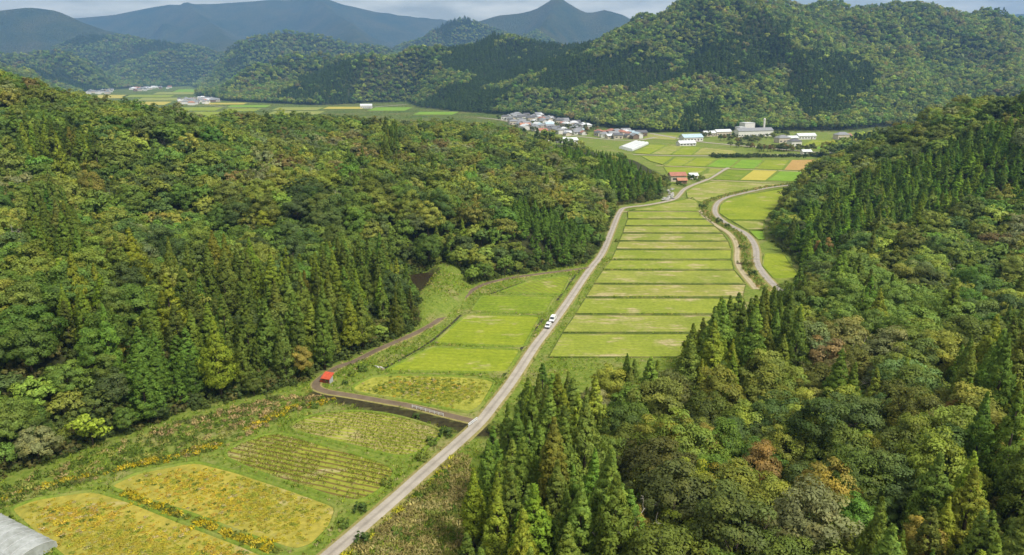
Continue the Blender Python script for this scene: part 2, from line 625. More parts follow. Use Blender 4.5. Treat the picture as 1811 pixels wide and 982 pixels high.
# ------------------------------------------------------------------ ground
def grid_mesh(name, xs, ys, mat, hole=None, drop=0.0):
    X, Y = np.meshgrid(xs, ys)
    fd = floor_dist(X, Y)
    Z = height(X, Y, fd) - drop
    nx, ny = len(xs), len(ys)
    V = np.stack([X, Y, Z], -1).reshape(-1, 3)
    I = np.arange(nx * ny).reshape(ny, nx)
    Q = np.stack([I[:-1, :-1], I[:-1, 1:], I[1:, 1:], I[1:, :-1]], -1).reshape(-1, 4)
    if hole:
        cx = (V[Q[:, 0], 0] + V[Q[:, 2], 0]) / 2
        cyy = (V[Q[:, 0], 1] + V[Q[:, 2], 1]) / 2
        keep = ~((cx > hole[0]) & (cx < hole[1]) & (cyy > hole[2]) & (cyy < hole[3]))
        Q = Q[keep]
    fl = 1 - sstep(0, 6, fd)
    dc, _, _ = dist_line(X, Y, CREEK)
    pd, _, _ = dist_line(X, Y, POND, True)
    wet = np.maximum(1 - sstep(2.2, 3.6, dc), np.where(in_poly(X, Y, POND), 1, 1 - sstep(0, 1.5, pd)))
    me = mesh_from(name, V, Q, None, [mat], None, {'floor': ('POINT', fl.ravel()), 'wet': ('POINT', wet.ravel())}, True)
    return tag(link(name, me), kind='structure')


M_GROUND = ground_mat()
M_CANOPY = canopy_mat()
NEAR = (-264.0, 144.0, 40.0, 336.0)
MID = (-800.0, 800.0, 24.0, 1032.0)
grid_mesh('ground', np.arange(NEAR[0], NEAR[1] + 0.1, 2.0), np.arange(NEAR[2], NEAR[3] + 0.1, 2.0), M_GROUND)
grid_mesh('hillside', np.arange(MID[0], MID[1] + 0.1, 8.0), np.arange(MID[2], MID[3] + 0.1, 8.0), M_GROUND, (NEAR[0] + 9, NEAR[1] - 9, NEAR[2] + 9, NEAR[3] - 9), 0.2)
for nm, x0, x1, y0, y1, st, dr in (('hillside', -2400, 2400, 1016, 2632, 16, 0.3), ('hillside', -3600, 3600, 2616, 4440, 24, 0.5), ('mountains', -8000, 8000, 4400, 9800, 50, 0.8),
                                   ('plain', -8000, -780, -1000, 1060, 60, 1.0), ('plain', 780, 8000, -1000, 1060, 60, 1.0), ('plain', -820, 820, -1000, 40, 60, 1.0),
                                   ('hillside', -8000, -2340, 1000, 4440, 80, 1.5), ('hillside', 2340, 8000, 1000, 4440, 80, 1.5)):
    grid_mesh(nm, np.arange(x0, x1 + 1, float(st)), np.arange(y0, y1 + 1, float(st)), M_CANOPY, None, dr)

# ------------------------------------------------------------------ visibility from the place the photo was taken
_th = np.linspace(math.radians(-42), math.radians(42), 560)
_rr = np.concatenate([np.linspace(40, 700, 260), np.geomspace(703, 10000, 320)])
_TH, _RR = np.meshgrid(_th, _rr)
_PX, _PY = _RR * np.sin(_TH), _RR * np.cos(_TH)
_fdp = floor_dist(_PX, _PY)
_PZ = height(_PX, _PY, _fdp) + np.where((_fdp > 3) & (_RR < 4500), 7.0, 0.0)
_EL = (_PZ - CAMZ) / _RR
_CM = np.maximum.accumulate(_EL, 0)


def visible(X, Y, Ztop, slack=0.0):
    r = np.hypot(X, Y)
    th = np.arctan2(X, Y)
    j = np.clip(np.searchsorted(_th, th), 0, len(_th) - 1)
    i = np.clip(np.searchsorted(_rr, r - 6) - 1, 0, len(_rr) - 1)
    return (Ztop + slack - CAMZ) / r >= _CM[i, j]


# ------------------------------------------------------------------ tree kinds
M_LEAF = leaf_mat('leaves')
M_NEEDLE = leaf_mat('needles', 0.3, 0.65, 0.12)
M_BLADE = leaf_mat('grass_blades', 0.32, 0.7, 0.1)
M_BARK = plain('bark', (0.075, 0.058, 0.042), 0.95, 0.1, 0.35, 6)
M_DEAD = plain('dead_wood', (0.36, 0.33, 0.29), 0.9, 0.1, 0.25, 4)


def unit(v):
    return v / (np.linalg.norm(v, axis=-1, keepdims=True) + 1e-9)


def cards(C, Nrm, T, l, w, rng):
    """diamond leaf sprays: centre, normal, long axis, half length, half width"""
    B = unit(np.cross(Nrm, T))
    T = unit(np.cross(B, Nrm))
    l, w = l[:, None], w[:, None]
    V = np.stack([C - T * l, C - B * w - T * l * 0.1, C + T * l, C + B * w - T * l * 0.1], 1)
    V[:, 1] += Nrm * w * 0.25 * -1
    V[:, 3] += Nrm * w * 0.25 * -1
    return V.reshape(-1, 3)


def crown_broad(rng, a, b, zc, nclump, nleaf, leaf, flat=0.0):
    d = unit(rng.normal(size=(nclump * 3, 3)))
    d = d[d[:, 2] > -0.45][:nclump]
    lob = 1 + 0.28 * np.sin(d[:, 0] * 3.1 + rng.uniform(0, 6)) * np.cos(d[:, 1] * 2.7 + rng.uniform(0, 6)) + 0.12 * rng.normal(size=len(d))
    rad = rng.uniform(0.62, 0.98, len(d)) * lob
    C = d * rad[:, None] * np.array([a, a, b])
    C[:, 2] += zc
    cr = a * rng.uniform(0.20, 0.36, len(d))
    k = rng.integers(0, len(d), nclump * nleaf)
    dd = unit(rng.normal(size=(len(k), 3)) + 0.75 * d[k] + np.array([0, 0, 0.45]))
    P = C[k] + dd * (cr[k] * rng.uniform(0.55, 1.08, len(k)))[:, None] * np.array([1, 1, 0.72])
    N = unit(dd + 0.36 * rng.normal(size=dd.shape) + np.array([0, 0, 0.25]))
    T = unit(np.cross(N, rng.normal(size=N.shape)))
    l = leaf * rng.uniform(0.6, 1.45, len(k))
    V = cards(P, N, T, l, l * rng.uniform(0.5, 0.75, len(k)), rng)
    cv = rng.uniform(0.2, 0.8, len(d))
    var = np.clip(cv[k] + rng.normal(size=len(k)) * 0.22, 0, 1)
    warm = np.clip(rng.uniform(-0.6, 1.0, len(d))[k] + rng.normal(size=len(k)) * 0.2, 0, 1)
    SN = unit(0.55 * dd + 0.45 * d[k] + 0.25 * N + np.array([0, 0, 0.1]))
    return V, var, warm, SN


def crown_cedar(rng, Rr, H, z0, nclump, nleaf, leaf, power=0.8):
    t = rng.uniform(0, 1, nclump) ** 1.1
    t = np.sort(t)
    ang = rng.uniform(0, 2 * math.pi, nclump) + np.arange(nclump) * 2.4
    prof = (1 - t) ** power * (0.86 + 0.14 * np.sin(t * 9 + rng.uniform(0, 6))) * (0.55 + 0.45 * sstep(0.0, 0.16, t))
    prof = np.maximum(prof, 0.015)
    rr = Rr * prof * rng.uniform(0.62, 1.1, nclump) * (1 + 0.16 * np.sin(ang * 2 + rng.uniform(0, 6)))
    C = np.stack([rr * np.cos(ang), rr * np.sin(ang), z0 + t * (H - z0)], -1)
    outw = np.stack([np.cos(ang), np.sin(ang), np.full(nclump, 0.25)], -1)
    cr = (0.05 * Rr + 0.33 * Rr * np.minimum(prof, 0.62)) * rng.uniform(0.8, 1.25, nclump)
    k = rng.integers(0, nclump, nclump * nleaf)
    dd = unit(rng.normal(size=(len(k), 3)) + 0.8 * outw[k] + np.array([0, 0, 0.5]))
    P = C[k] + dd * (cr[k] * rng.uniform(0.5, 1.1, len(k)))[:, None] * np.array([1, 1, 1.05])
    N = unit(dd + 0.36 * rng.normal(size=dd.shape))
    T = unit(outw[k] * 0.5 + np.array([0, 0, 0.8]) + 0.5 * rng.normal(size=dd.shape))
    l = leaf * rng.uniform(0.6, 1.4, len(k))
    V = cards(P, N, T, l, l * rng.uniform(0.35, 0.55, len(k)), rng)
    # a leading shoot
    cv = rng.uniform(0.25, 0.75, nclump)
    var = np.clip(cv[k] + rng.normal(size=len(k)) * 0.2, 0, 1)
    warm = np.clip(rng.uniform(-0.5, 1.0, nclump)[k] + rng.normal(size=len(k)) * 0.2, 0, 1)
    SN = unit(0.6 * dd + 0.4 * outw[k] + 0.25 * N)
    return V, var, warm, SN


def leaf_mesh(name, V, var, warm, SN, mat, trunk=None):
    n = len(V) // 4
    Q = np.arange(n * 4).reshape(-1, 4)
    mats, mi = [mat], np.zeros(n, int)
    fv, fw = var, warm
    if trunk is not None:
        tv, tq = trunk
        Q = np.concatenate([Q, np.asarray(tq) + len(V)])
        V = np.concatenate([V, np.asarray(tv)])
        mats = [mat, M_BARK]
        mi = np.concatenate([mi, np.ones(len(tq), int)])
        fv = np.concatenate([var, np.zeros(len(tq))])
        fw = np.concatenate([warm, np.zeros(len(tq))])
    me = mesh_from(name, V, Q, None, mats, mi, {'var': ('FACE', fv), 'warm': ('FACE', fw)}, True)
    nrm = np.repeat(SN, 4, 0)
    if trunk is not None:
        tvn = np.asarray(trunk[0]) * [1, 1, 0]
        nrm = np.concatenate([nrm, unit(tvn)])
    me.normals_split_custom_set_from_vertices(nrm.tolist())
    return me


def trunk_broad(rng, H, r, a, b, zc):
    m = MB()
    top = np.array([rng.normal() * 0.3, rng.normal() * 0.3, zc])
    m.tube([(0, 0, -0.6), (0.05, 0, zc * 0.35), tuple(top * [0.5, 0.5, 0.7]), tuple(top)], [r * 1.3, r, r * 0.8, r * 0.55], 7)
    for k in range(6):
        an = k * 1.05 + rng.uniform(0, 0.5)
        s = top * [0.5, 0.5, rng.uniform(0.5, 0.9)]
        e = np.array([math.cos(an) * a * 0.7, math.sin(an) * a * 0.7, zc + b * rng.uniform(0.0, 0.5)])
        mid = (s + e) / 2 + [0, 0, -0.3]
        m.tube([s, mid, e], [r * 0.5, r * 0.32, r * 0.1], 5)
    return m


def trunk_cedar(rng, H, r):
    m = MB()
    m.tube([(0, 0, -0.6), (0, 0, H * 0.3), (0, 0, H * 0.7), (0, 0, H * 0.985)], [r * 1.25, r, r * 0.5, r * 0.06], 7)
    return m


def simple_trunk(H, r):
    P = []
    for z, k in ((-0.6, 1.2), (H, 0.4)):
        for j in range(4):
            P.append((r * k * math.cos(j * math.pi / 2), r * k * math.sin(j * math.pi / 2), z))
    return P, [(j, (j + 1) % 4, 4 + (j + 1) % 4, 4 + j) for j in range(4)]


rng0 = np.random.default_rng(7)
BROAD, CEDAR = [], []                 # (crown mesh, trunk mesh) for single trees
for k in range(7):
    a, b = rng0.uniform(3.6, 4.3), rng0.uniform(3.0, 4.2)
    zc = rng0.uniform(5.2, 6.6)
    V, va, wa, sn = crown_broad(rng0, a, b, zc, 70, 150, 0.165)
    BROAD.append((leaf_mesh('crown', V, va, wa, sn, M_LEAF), trunk_broad(rng0, zc, 0.22, a, b, zc).mesh('trunk', [M_BARK], True)))
for k in range(6):
    Rr, H = rng0.uniform(3.1, 3.8), 18.0
    V, va, wa, sn = crown_cedar(rng0, Rr, H, rng0.uniform(1.5, 3.5), 210, 46, 0.22, rng0.uniform(0.85, 1.1))
    CEDAR.append((leaf_mesh('crown', V, va, wa, sn, M_NEEDLE), trunk_cedar(rng0, H, 0.24).mesh('trunk', [M_BARK], True)))


def proto_set(name, meshes):
    c = bpy.data.collections.new(name)
    for i, me in enumerate(meshes):
        o = bpy.data.objects.new(f'{name}_{i:02d}', me)
        c.objects.link(o)
    return c


def make_lod(kind, n, nclump, nleaf, leaf):
    out = []
    for k in range(n):
        if kind == 'broad':
            a, b, zc = rng0.uniform(3.6, 4.3), rng0.uniform(3.0, 4.2), rng0.uniform(5.2, 6.6)
            V, va, wa, sn = crown_broad(rng0, a, b, zc, nclump, nleaf, leaf)
            out.append(leaf_mesh('broadleaf_tree', V, va, wa, sn, M_LEAF, simple_trunk(zc, 0.22)))
        else:
            V, va, wa, sn = crown_cedar(rng0, rng0.uniform(3.1, 3.8), 18.0, rng0.uniform(1.5, 3.5), nclump, nleaf, leaf, rng0.uniform(0.85, 1.1))
            out.append(leaf_mesh('cedar_tree', V, va, wa, sn, M_NEEDLE, simple_trunk(16.0, 0.22)))
    return out


BROAD_MID = proto_set('broad_mid', make_lod('broad', 6, 52, 40, 0.32))
BROAD_FAR = proto_set('broad_far', make_lod('broad', 5, 26, 16, 0.72))
CEDAR_MID = proto_set('cedar_mid', make_lod('cedar', 5, 120, 22, 0.38))
CEDAR_FAR = proto_set('cedar_far', make_lod('cedar', 4, 46, 8, 0.95))


def scatter(name, coll, pos, rot, scl, idx, tint, label=None, cat=None):
    pos = np.asarray(pos, np.float32)
    n = len(pos)
    me = bpy.data.meshes.new(name)
    me.vertices.add(n)
    me.vertices.foreach_set('co', pos.ravel())
    scl = np.asarray(scl, np.float32)
    if scl.ndim == 1:
        scl = np.repeat(scl[:, None], 3, 1)
    rot = np.asarray(rot, np.float32)
    if rot.ndim == 1:
        rot = np.stack([np.zeros(n), np.zeros(n), rot], -1).astype(np.float32)
    for k, arr in (('rot', rot), ('scl', scl), ('tint', np.asarray(tint, np.float32))):
        a = me.attributes.new(k, 'FLOAT_VECTOR', 'POINT')
        a.data.foreach_set('vector', np.ascontiguousarray(arr).ravel())
    a = me.attributes.new('idx', 'INT', 'POINT')
    a.data.foreach_set('value', np.asarray(idx, np.int32))
    o = link(name, me)
    ng = bpy.data.node_groups.new(name, 'GeometryNodeTree')
    ng.interface.new_socket('Geometry', in_out='INPUT', socket_type='NodeSocketGeometry')
    ng.interface.new_socket('Geometry', in_out='OUTPUT', socket_type='NodeSocketGeometry')
    gi, go = ng.nodes.new('NodeGroupInput'), ng.nodes.new('NodeGroupOutput')
    ip = ng.nodes.new('GeometryNodeInstanceOnPoints')
    ci = ng.nodes.new('GeometryNodeCollectionInfo')
    ci.inputs['Collection'].default_value = coll
    ci.inputs['Separate Children'].default_value = True
    ci.inputs['Reset Children'].default_value = True
    ip.inputs['Pick Instance'].default_value = True

    def attr(nm, ty):
        nd = ng.nodes.new('GeometryNodeInputNamedAttribute')
        nd.data_type = ty
        nd.inputs['Name'].default_value = nm
        return nd.outputs['Attribute']
    e2r = ng.nodes.new('FunctionNodeEulerToRotation')
    L = ng.links.new
    L(attr('rot', 'FLOAT_VECTOR'), e2r.inputs[0])
    L(e2r.outputs[0], ip.inputs['Rotation'])
    L(attr('scl', 'FLOAT_VECTOR'), ip.inputs['Scale'])
    L(attr('idx', 'INT'), ip.inputs['Instance Index'])
    L(gi.outputs[0], ip.inputs['Points'])
    L(ci.outputs[0], ip.inputs['Instance'])
    L(ip.outputs[0], go.inputs[0])
    md = o.modifiers.new('scatter', 'NODES')
    md.node_group = ng
    tag(o, label, cat, kind='stuff')
    return o


# ------------------------------------------------------------------ where the trees stand
CEDAR_PX = [
    [(275, 640), (265, 540), (300, 490), (350, 460), (420, 455), (500, 480), (620, 455), (700, 455), (745, 510), (765, 580), (640, 650), (560, 675), (470, 690), (330, 700)],
    [(10, 232), (60, 225), (150, 240), (178, 292), (60, 290)],
    [(45, 360), (110, 352), (140, 400), (145, 480), (60, 470)],
    [(960, 252), (1080, 262), (1150, 300), (1186, 345), (1160, 362), (1100, 352), (1080, 330), (1000, 290)],
    [(800, 1250), (800, 870), (826, 780), (866, 725), (925, 680), (1000, 715), (1060, 700), (1085, 850), (1090, 940), (1060, 1250)],
    [(920, 700), (930, 636), (1010, 640), (1070, 655), (1040, 705)],
    [(1811, 195), (1640, 265), (1500, 318), (1405, 385), (1405, 440), (1460, 452), (1520, 402), (1650, 372), (1811, 342)],
    [(1080, 690), (1120, 640), (1180, 610), (1240, 560), (1262, 530), (1380, 488), (1425, 515), (1400, 560), (1440, 610), (1400, 650), (1290, 665), (1180, 690)],
    [(1600, 880), (1700, 800), (1811, 740), (1950, 740), (1950, 1300), (1500, 1300), (1530, 980)],
    [(678, 235), (698, 232), (712, 262), (690, 285), (668, 280)],
    [(1660, 640), (1811, 600), (1811, 720), (1720, 710)],
    [(155, 560), (95, 530), (95, 590), (140, 610)],
]
BRIGHT_PX = [
    [(868, 352), (925, 345), (1005, 372), (1045, 402), (1010, 440), (950, 435), (915, 400)],
    [(205, 640), (250, 600), (320, 590), (365, 640), (350, 710), (260, 720), (200, 680)],
    [(1080, 860), (1130, 850), (1140, 930), (1090, 940)],
]
CEDAR_FAR_PX = [
    [(1210, 105), (1345, 30), (1395, 45), (1395, 110), (1310, 145), (1250, 130)],
    [(1400, 90), (1520, 100), (1560, 140), (1500, 200), (1430, 215), (1390, 160)],
    [(800, 85), (900, 72), (1060, 80), (960, 130), (860, 120)],
    [(480, 175), (600, 110), (650, 100), (620, 185)],
    [(1080, 130), (1150, 100), (1190, 110), (1120, 170)],
    [(1205, 190), (1270, 180), (1280, 230), (1200, 232)],
]
WEED_PX = [(620, 982), (700, 905), (780, 830), (815, 810), (825, 850), (812, 910), (806, 982)]


OPEN_PX = [(-60, 1000), (-40, 890), (0, 876), (120, 833), (240, 785), (400, 735), (540, 690), (560, 672), (600, 655), (680, 625), (740, 600), (775, 570), (768, 545), (742, 512), (740, 487), (795, 483), (850, 505),
           (1000, 480), (1040, 472), (1066, 445), (1085, 400), (1090, 370), (1180, 356), (1186, 330), (1180, 312), (1130, 290), (1100, 270), (960, 250), (885, 215), (885, 204), (960, 205), (1060, 226),
           (1250, 236), (1420, 234), (1560, 232), (1500, 262), (1440, 285), (1405, 325), (1365, 375), (1355, 400), (1360, 430), (1395, 452), (1415, 485), (1360, 495), (1345, 508), (1270, 520), (1250, 540),
           (1215, 570), (1175, 605), (1120, 622), (1060, 640), (985, 628), (930, 640), (920, 660), (890, 705), (862, 745), (832, 795), (812, 840), (806, 900), (812, 1000)]


def hides_valley(X, Y, Z, h):
    m = np.zeros(len(X), bool)
    for k in (0.45, 0.7, 0.9, 1.0):
        m |= in_poly(*project(X, Y, Z + h * k), OPEN_PX)
    return m & (np.hypot(X, Y) < 900)


def any_poly(px, py, polys):
    m = np.zeros(np.shape(px), bool)
    for p in polys:
        m |= in_poly(px, py, p)
    return m


def jitter_grid(x0, x1, y0, y1, s, rng):
    xs, ys = np.meshgrid(np.arange(x0, x1, s), np.arange(y0, y1, s * 0.87))
    xs = xs + (np.arange(xs.shape[0]) % 2)[:, None] * s * 0.5
    return (xs + rng.uniform(-0.33, 0.33, xs.shape) * s).ravel(), (ys + rng.uniform(-0.33, 0.33, ys.shape) * s).ravel()


PAL = np.array([(0.112, 0.132, 0.024), (0.065, 0.092, 0.024), (0.150, 0.172, 0.030), (0.140, 0.116, 0.040), (0.125, 0.138, 0.056),
                (0.085, 0.130, 0.022), (0.175, 0.200, 0.036)])
PALN = ['olive', 'dark green', 'light olive', 'brownish', 'grey-green', 'mid green', 'yellow-green']


def broad_tints(X, Y, rng):
    n = len(X)
    f = vnoise(X, Y, 38, 5) * 0.6 + rng.uniform(0, 1, n) * 0.55
    edges = [0.28, 0.45, 0.60, 0.74, 0.86, 0.95]
    k = np.searchsorted(edges, f)
    k = np.array([0, 1, 5, 2, 0, 4, 3])[np.clip(k, 0, 6)]
    u = rng.uniform(0, 1, n)
    k = np.where(u < 0.035, 6, k)
    t = PAL[k] * np.array([1.52, 1.62, 1.62]) * rng.uniform(0.72, 1.3, (n, 1)) * (1 + rng.normal(size=(n, 3)) * 0.06)
    return t, k


rngT = np.random.default_rng(21)
# near and middle woods
bx, by = jitter_grid(-640, 640, 40, 760, 6.1, rngT)
cx, cy_ = jitter_grid(-640, 640, 40, 760, 5.0, rngT)


def prep(X, Y, htop):
    fd = floor_dist(X, Y)
    m = (fd > 1.5) & ~in_poly(X, Y, POND) & (np.abs(np.arctan2(X, Y)) < math.radians(44))
    X, Y, fd = X[m], Y[m], fd[m]
    Z = height(X, Y, fd)
    px, py = project(X, Y, Z + htop * 0.6)
    return X, Y, Z, fd, px, py


bX, bY, bZ, bF, bpx, bpy_ = prep(bx, by, 14)
inC = any_poly(bpx, bpy_, CEDAR_PX)
inB = any_poly(bpx, bpy_, BRIGHT_PX)
keep = ~inC | (rngT.uniform(0, 1, len(bX)) < np.where(in_poly(bpx, bpy_, CEDAR_PX[0]), 0.16, 0.03))
keep &= ~inB
keep &= np.hypot(bX, bY) > 46
bX, bY, bZ, bF, bpx, bpy_ = [q[keep] for q in (bX, bY, bZ, bF, bpx, bpy_)]
bT, bK = broad_tints(bX, bY, rngT)
reg_b = any_poly(bpx, bpy_, [[(1440, 490), (1520, 468), (1640, 515), (1705, 560), (1690, 600), (1500, 585)]])
bT[reg_b] = np.array([(0.17, 0.26, 0.05)]) * rngT.uniform(0.85, 1.2, (reg_b.sum(), 1))
reg_w = any_poly(bpx, bpy_, [[(1040, 650), (1300, 640), (1290, 760), (1340, 900), (1320, 1000), (1100, 1000), (1085, 800)]])
bT[reg_w] *= np.array([1.12, 1.0, 0.9])
bS = (0.6 + 0.75 * rngT.uniform(0, 1, len(bX)) ** 1.2) * np.where(bF < 6, 0.62, 1.0) * (0.9 + 0.25 * vnoise(bX, bY, 60, 2))

cX, cY, cZ, cF, cpx, cpy = prep(cx, cy_, 14)
inC = any_poly(cpx, cpy, CEDAR_PX)
inB = any_poly(cpx, cpy, BRIGHT_PX)
solo = (cY < 400) & (vnoise(cX, cY, 26, 55) > 0.70) & (rngT.uniform(0, 1, len(cX)) < 0.22)
keep = ((inC & (rngT.uniform(0, 1, len(cX)) < np.where(in_poly(cpx, cpy, CEDAR_PX[0]), 0.7, 0.92))) | inB | solo) & (np.hypot(cX, cY) > 50)
cX, cY, cZ, cF, cpx, cpy, inB = [q[keep] for q in (cX, cY, cZ, cF, cpx, cpy, inB)]
cT = np.array([(0.130, 0.190, 0.030)]) * rngT.uniform(0.75, 1.3, (len(cX), 1)) * np.array([1, 1, 1]) * (1 + rngT.normal(size=(len(cX), 3)) * 0.07)
lime = rngT.uniform(0, 1, len(cX)) < 0.25
cT[lime] *= np.array([1.45, 1.28, 0.9])
cT[inB] = np.array([(0.115, 0.205, 0.03)]) * rngT.uniform(0.85, 1.2, (inB.sum(), 1))
cS = rngT.uniform(0.55, 1.12, len(cX))
inB0 = in_poly(cpx, cpy, BRIGHT_PX[0])
cS = np.where(inB0, cS * 0.55, np.where(inB, cS * 0.8, cS))
dwarf = any_poly(cpx, cpy, [CEDAR_PX[6], CEDAR_PX[3]])
cS = np.where(dwarf, cS * 0.66, cS)
cW = cS * rngT.uniform(0.9, 1.4, len(cX))
nearc = (cY < 175) & (cX > -30)
cT = np.where(nearc[:, None], cT * 1.22, cT)
cW = np.where(inB, cW * 1.35, np.where(dwarf, cW * 1.35, cW))
cT = np.where((dwarf & ~inB)[:, None], cT * np.array([0.9, 1.08, 1.0]), cT)


kb = ~hides_valley(bX, bY, bZ, 9.8 * bS)
bX, bY, bZ, bF, bpx, bpy_, bT, bK, bS = [q[kb] for q in (bX, bY, bZ, bF, bpx, bpy_, bT, bK, bS)]
kc = ~hides_valley(cX, cY, cZ, 18 * cS)
cX, cY, cZ, cF, cpx, cpy, inB, cT, cS, cW = [q[kc] for q in (cX, cY, cZ, cF, cpx, cpy, inB, cT, cS, cW)]


def pick_singles(X, Y, Z, S, h, px, py, nmax):
    ok = (px > -15) & (px < PW + 15) & (py < PH + 130) & visible(X, Y, Z + h * S, 0.5)
    d = np.hypot(np.hypot(X, Y), CAMZ - Z) / S
    order = np.argsort(np.where(ok, d, 1e9))
    sel = order[:nmax]
    return sel[ok[sel]]


def region(px, py):
    if py < 300 and px < 900:
        return 'on the wooded ridge behind the valley'
    if px < 240:
        return 'on the wooded slope above the yellow fields' if py > 560 else 'high on the slope above the weedy bank'
    if px < 480:
        return 'in the wood behind the pale-leaved tree' if py > 560 else 'on the slope behind the tall cedar stand'
    if px < 780 and py > 430:
        return 'in the wood between the red shed and the pond' if px > 560 else 'in the tall stand beside the red shed'
    if px < 1200 and py < 500:
        return 'on the wooded spur behind the pond and the fields'
    if px < 960 and py > 680:
        return 'beside the narrow road near the little bridge' if py < 820 else 'beside the brown weed patch'
    if px < 1130:
        return 'in the dark clump below the long terraced fields' if py < 740 else 'in the dense clump beside the narrow road'
    if py < 330:
        return 'on the high wooded hill beside the bending lane'
    if py < 500:
        return 'on the wooded spur beside the bending lane'
    if py < 640:
        return 'at the wood edge where the bending lane disappears' if px < 1460 else 'in the wooded hollow beyond the bright rounded trees'
    if px < 1450:
        return 'in the mixed wood below the terraced fields' if py < 800 else 'in the brownish wood nearest the camera'
    return 'in the mixed wood on the lower hillside' if py < 830 else 'among the bright cedars at the bottom corner'


def single_trees(kind, protos, X, Y, Z, S, W, T, sel, px, py, names, trunk_tint=None):
    r = np.random.default_rng(3)
    for q, i in enumerate(sel):
        cm, tm = protos[int(r.integers(0, len(protos)))]
        root = empty(kind, (X[i], Y[i], Z[i] - 0.1), r.uniform(0, 6.28))
        root.scale = (W[i], W[i], S[i])
        reg = region(px[i], py[i])
        size = 'tall' if S[i] > np.quantile(S[sel], 0.7) else ('small' if S[i] < np.quantile(S[sel], 0.3) else 'medium-sized')
        tag(root, f'{size} {names[i]} {reg}', 'tree', ('cedars ' if 'cedar' in kind else 'broadleaf trees ') + reg)
        cr = link('crown', cm, root)
        cr['tint'] = [float(v) for v in T[i]]
        link('trunk', tm, root)


def tone(t):
    r, g, b = t
    if g / r > 1.5:
        return 'fresh green' if g > 0.12 else 'dark green'
    return 'yellow-green' if g > 0.14 else 'olive green'


NB_MAX = 300
selB = pick_singles(bX, bY, bZ, bS, 10, bpx, bpy_, NB_MAX)
selC = pick_singles(cX, cY, cZ, cS, 18, cpx, cpy, NB_MAX)
single_trees('broadleaf_tree', BROAD, bX, bY, bZ, bS, bS * rngT.uniform(0.85, 1.28, len(bX)), bT, selB, bpx, bpy_, [PALN[k] + ' broadleaf tree' for k in bK])
single_trees('cedar_tree', CEDAR, cX, cY, cZ, cS, cW, cT, selC, cpx, cpy, [tone(t) + ' pointed cedar' for t in cT])

restB = np.ones(len(bX), bool)
restB[selB] = False
restC = np.ones(len(cX), bool)
restC[selC] = False
visB = visible(bX, bY, bZ + 10 * bS, 30.0)
visC = visible(cX, cY, cZ + 18 * cS, 30.0)
nb = restB & visB
scatter('broadleaf_forest', BROAD_MID, np.stack([bX, bY, bZ - 0.1], -1)[nb], rngT.uniform(0, 6.28, nb.sum()), np.stack([bS * rngT.uniform(0.85, 1.28, len(bX)), bS * rngT.uniform(0.85, 1.28, len(bX)), bS], -1)[nb], rngT.integers(0, 6, nb.sum()), bT[nb],
        'olive and brownish broadleaf wood covering the hillsides beyond the nearest trees', 'forest')
nc = restC & visC
scatter('cedar_forest', CEDAR_MID, np.stack([cX, cY, cZ - 0.1], -1)[nc], rngT.uniform(0, 6.28, nc.sum()), np.stack([cW, cW, cS], -1)[nc], rngT.integers(0, 5, nc.sum()), cT[nc],
        'dark green cedar plantations on the hillsides beyond the nearest trees', 'forest')

# far woods on the big hill and round the plain
fx, fy = jitter_grid(-2800, 1900, 700, 4900, 9.3, rngT)
m = np.abs(np.arctan2(fx, fy)) < math.radians(38)
fx, fy = fx[m], fy[m]
ff = floor_dist(fx, fy)
m = (ff > 4) & ((np.hypot(fx, fy) < 2400) | (rngT.uniform(0, 1, len(fx)) < 0.42))
fx, fy, ff = fx[m], fy[m], ff[m]
fz = height(fx, fy, ff)
fpx, fpy = project(fx, fy, fz + 6)
m = visible(fx, fy, fz + 10, 4.0) & (fpx > -40) & (fpx < PW + 40)
fx, fy, ff, fz, fpx, fpy = [q[m] for q in (fx, fy, ff, fz, fpx, fpy)]
isC = (any_poly(fpx, fpy, CEDAR_FAR_PX) & (rngT.uniform(0, 1, len(fx)) < 0.9)) | (fbm(fx, fy, 260, 77, 4) > 0.30)
fr = np.hypot(fx, fy)
fS = rngT.uniform(0.75, 1.35, len(fx)) * np.where(fr > 2400, 1.3, 1.0)
fT, _ = broad_tints(fx, fy, rngT)
b_ = ~isC
scatter('far_broadleaf_forest', BROAD_FAR, np.stack([fx, fy, fz - 0.3], -1)[b_], rngT.uniform(0, 6.28, b_.sum()), fS[b_] * 1.2, rngT.integers(0, 5, b_.sum()), fT[b_] * 1.15,
        'broadleaf woods in autumn olive on the big hill across the main valley', 'forest')
fCt = np.array([(0.078, 0.128, 0.030)]) * rngT.uniform(0.8, 1.25, (len(fx), 1))
sc = np.stack([fS * 1.35, fS * 1.35, fS * 0.72], -1)
scatter('far_cedar_forest', CEDAR_FAR, np.stack([fx, fy, fz - 0.3], -1)[isC], rngT.uniform(0, 6.28, isC.sum()), sc[isC], rngT.integers(0, 4, isC.sum()), fCt[isC],
        'dark conifer plantations on the big hill across the main valley', 'forest')
print('TREES', len(bX), len(cX), len(fx), isC.sum(), len(selB), len(selC))
# ------------------------------------------------------------------ fields, roads, banks
def gp(*pts):
    return G([p[0] for p in pts], [p[1] for p in pts])


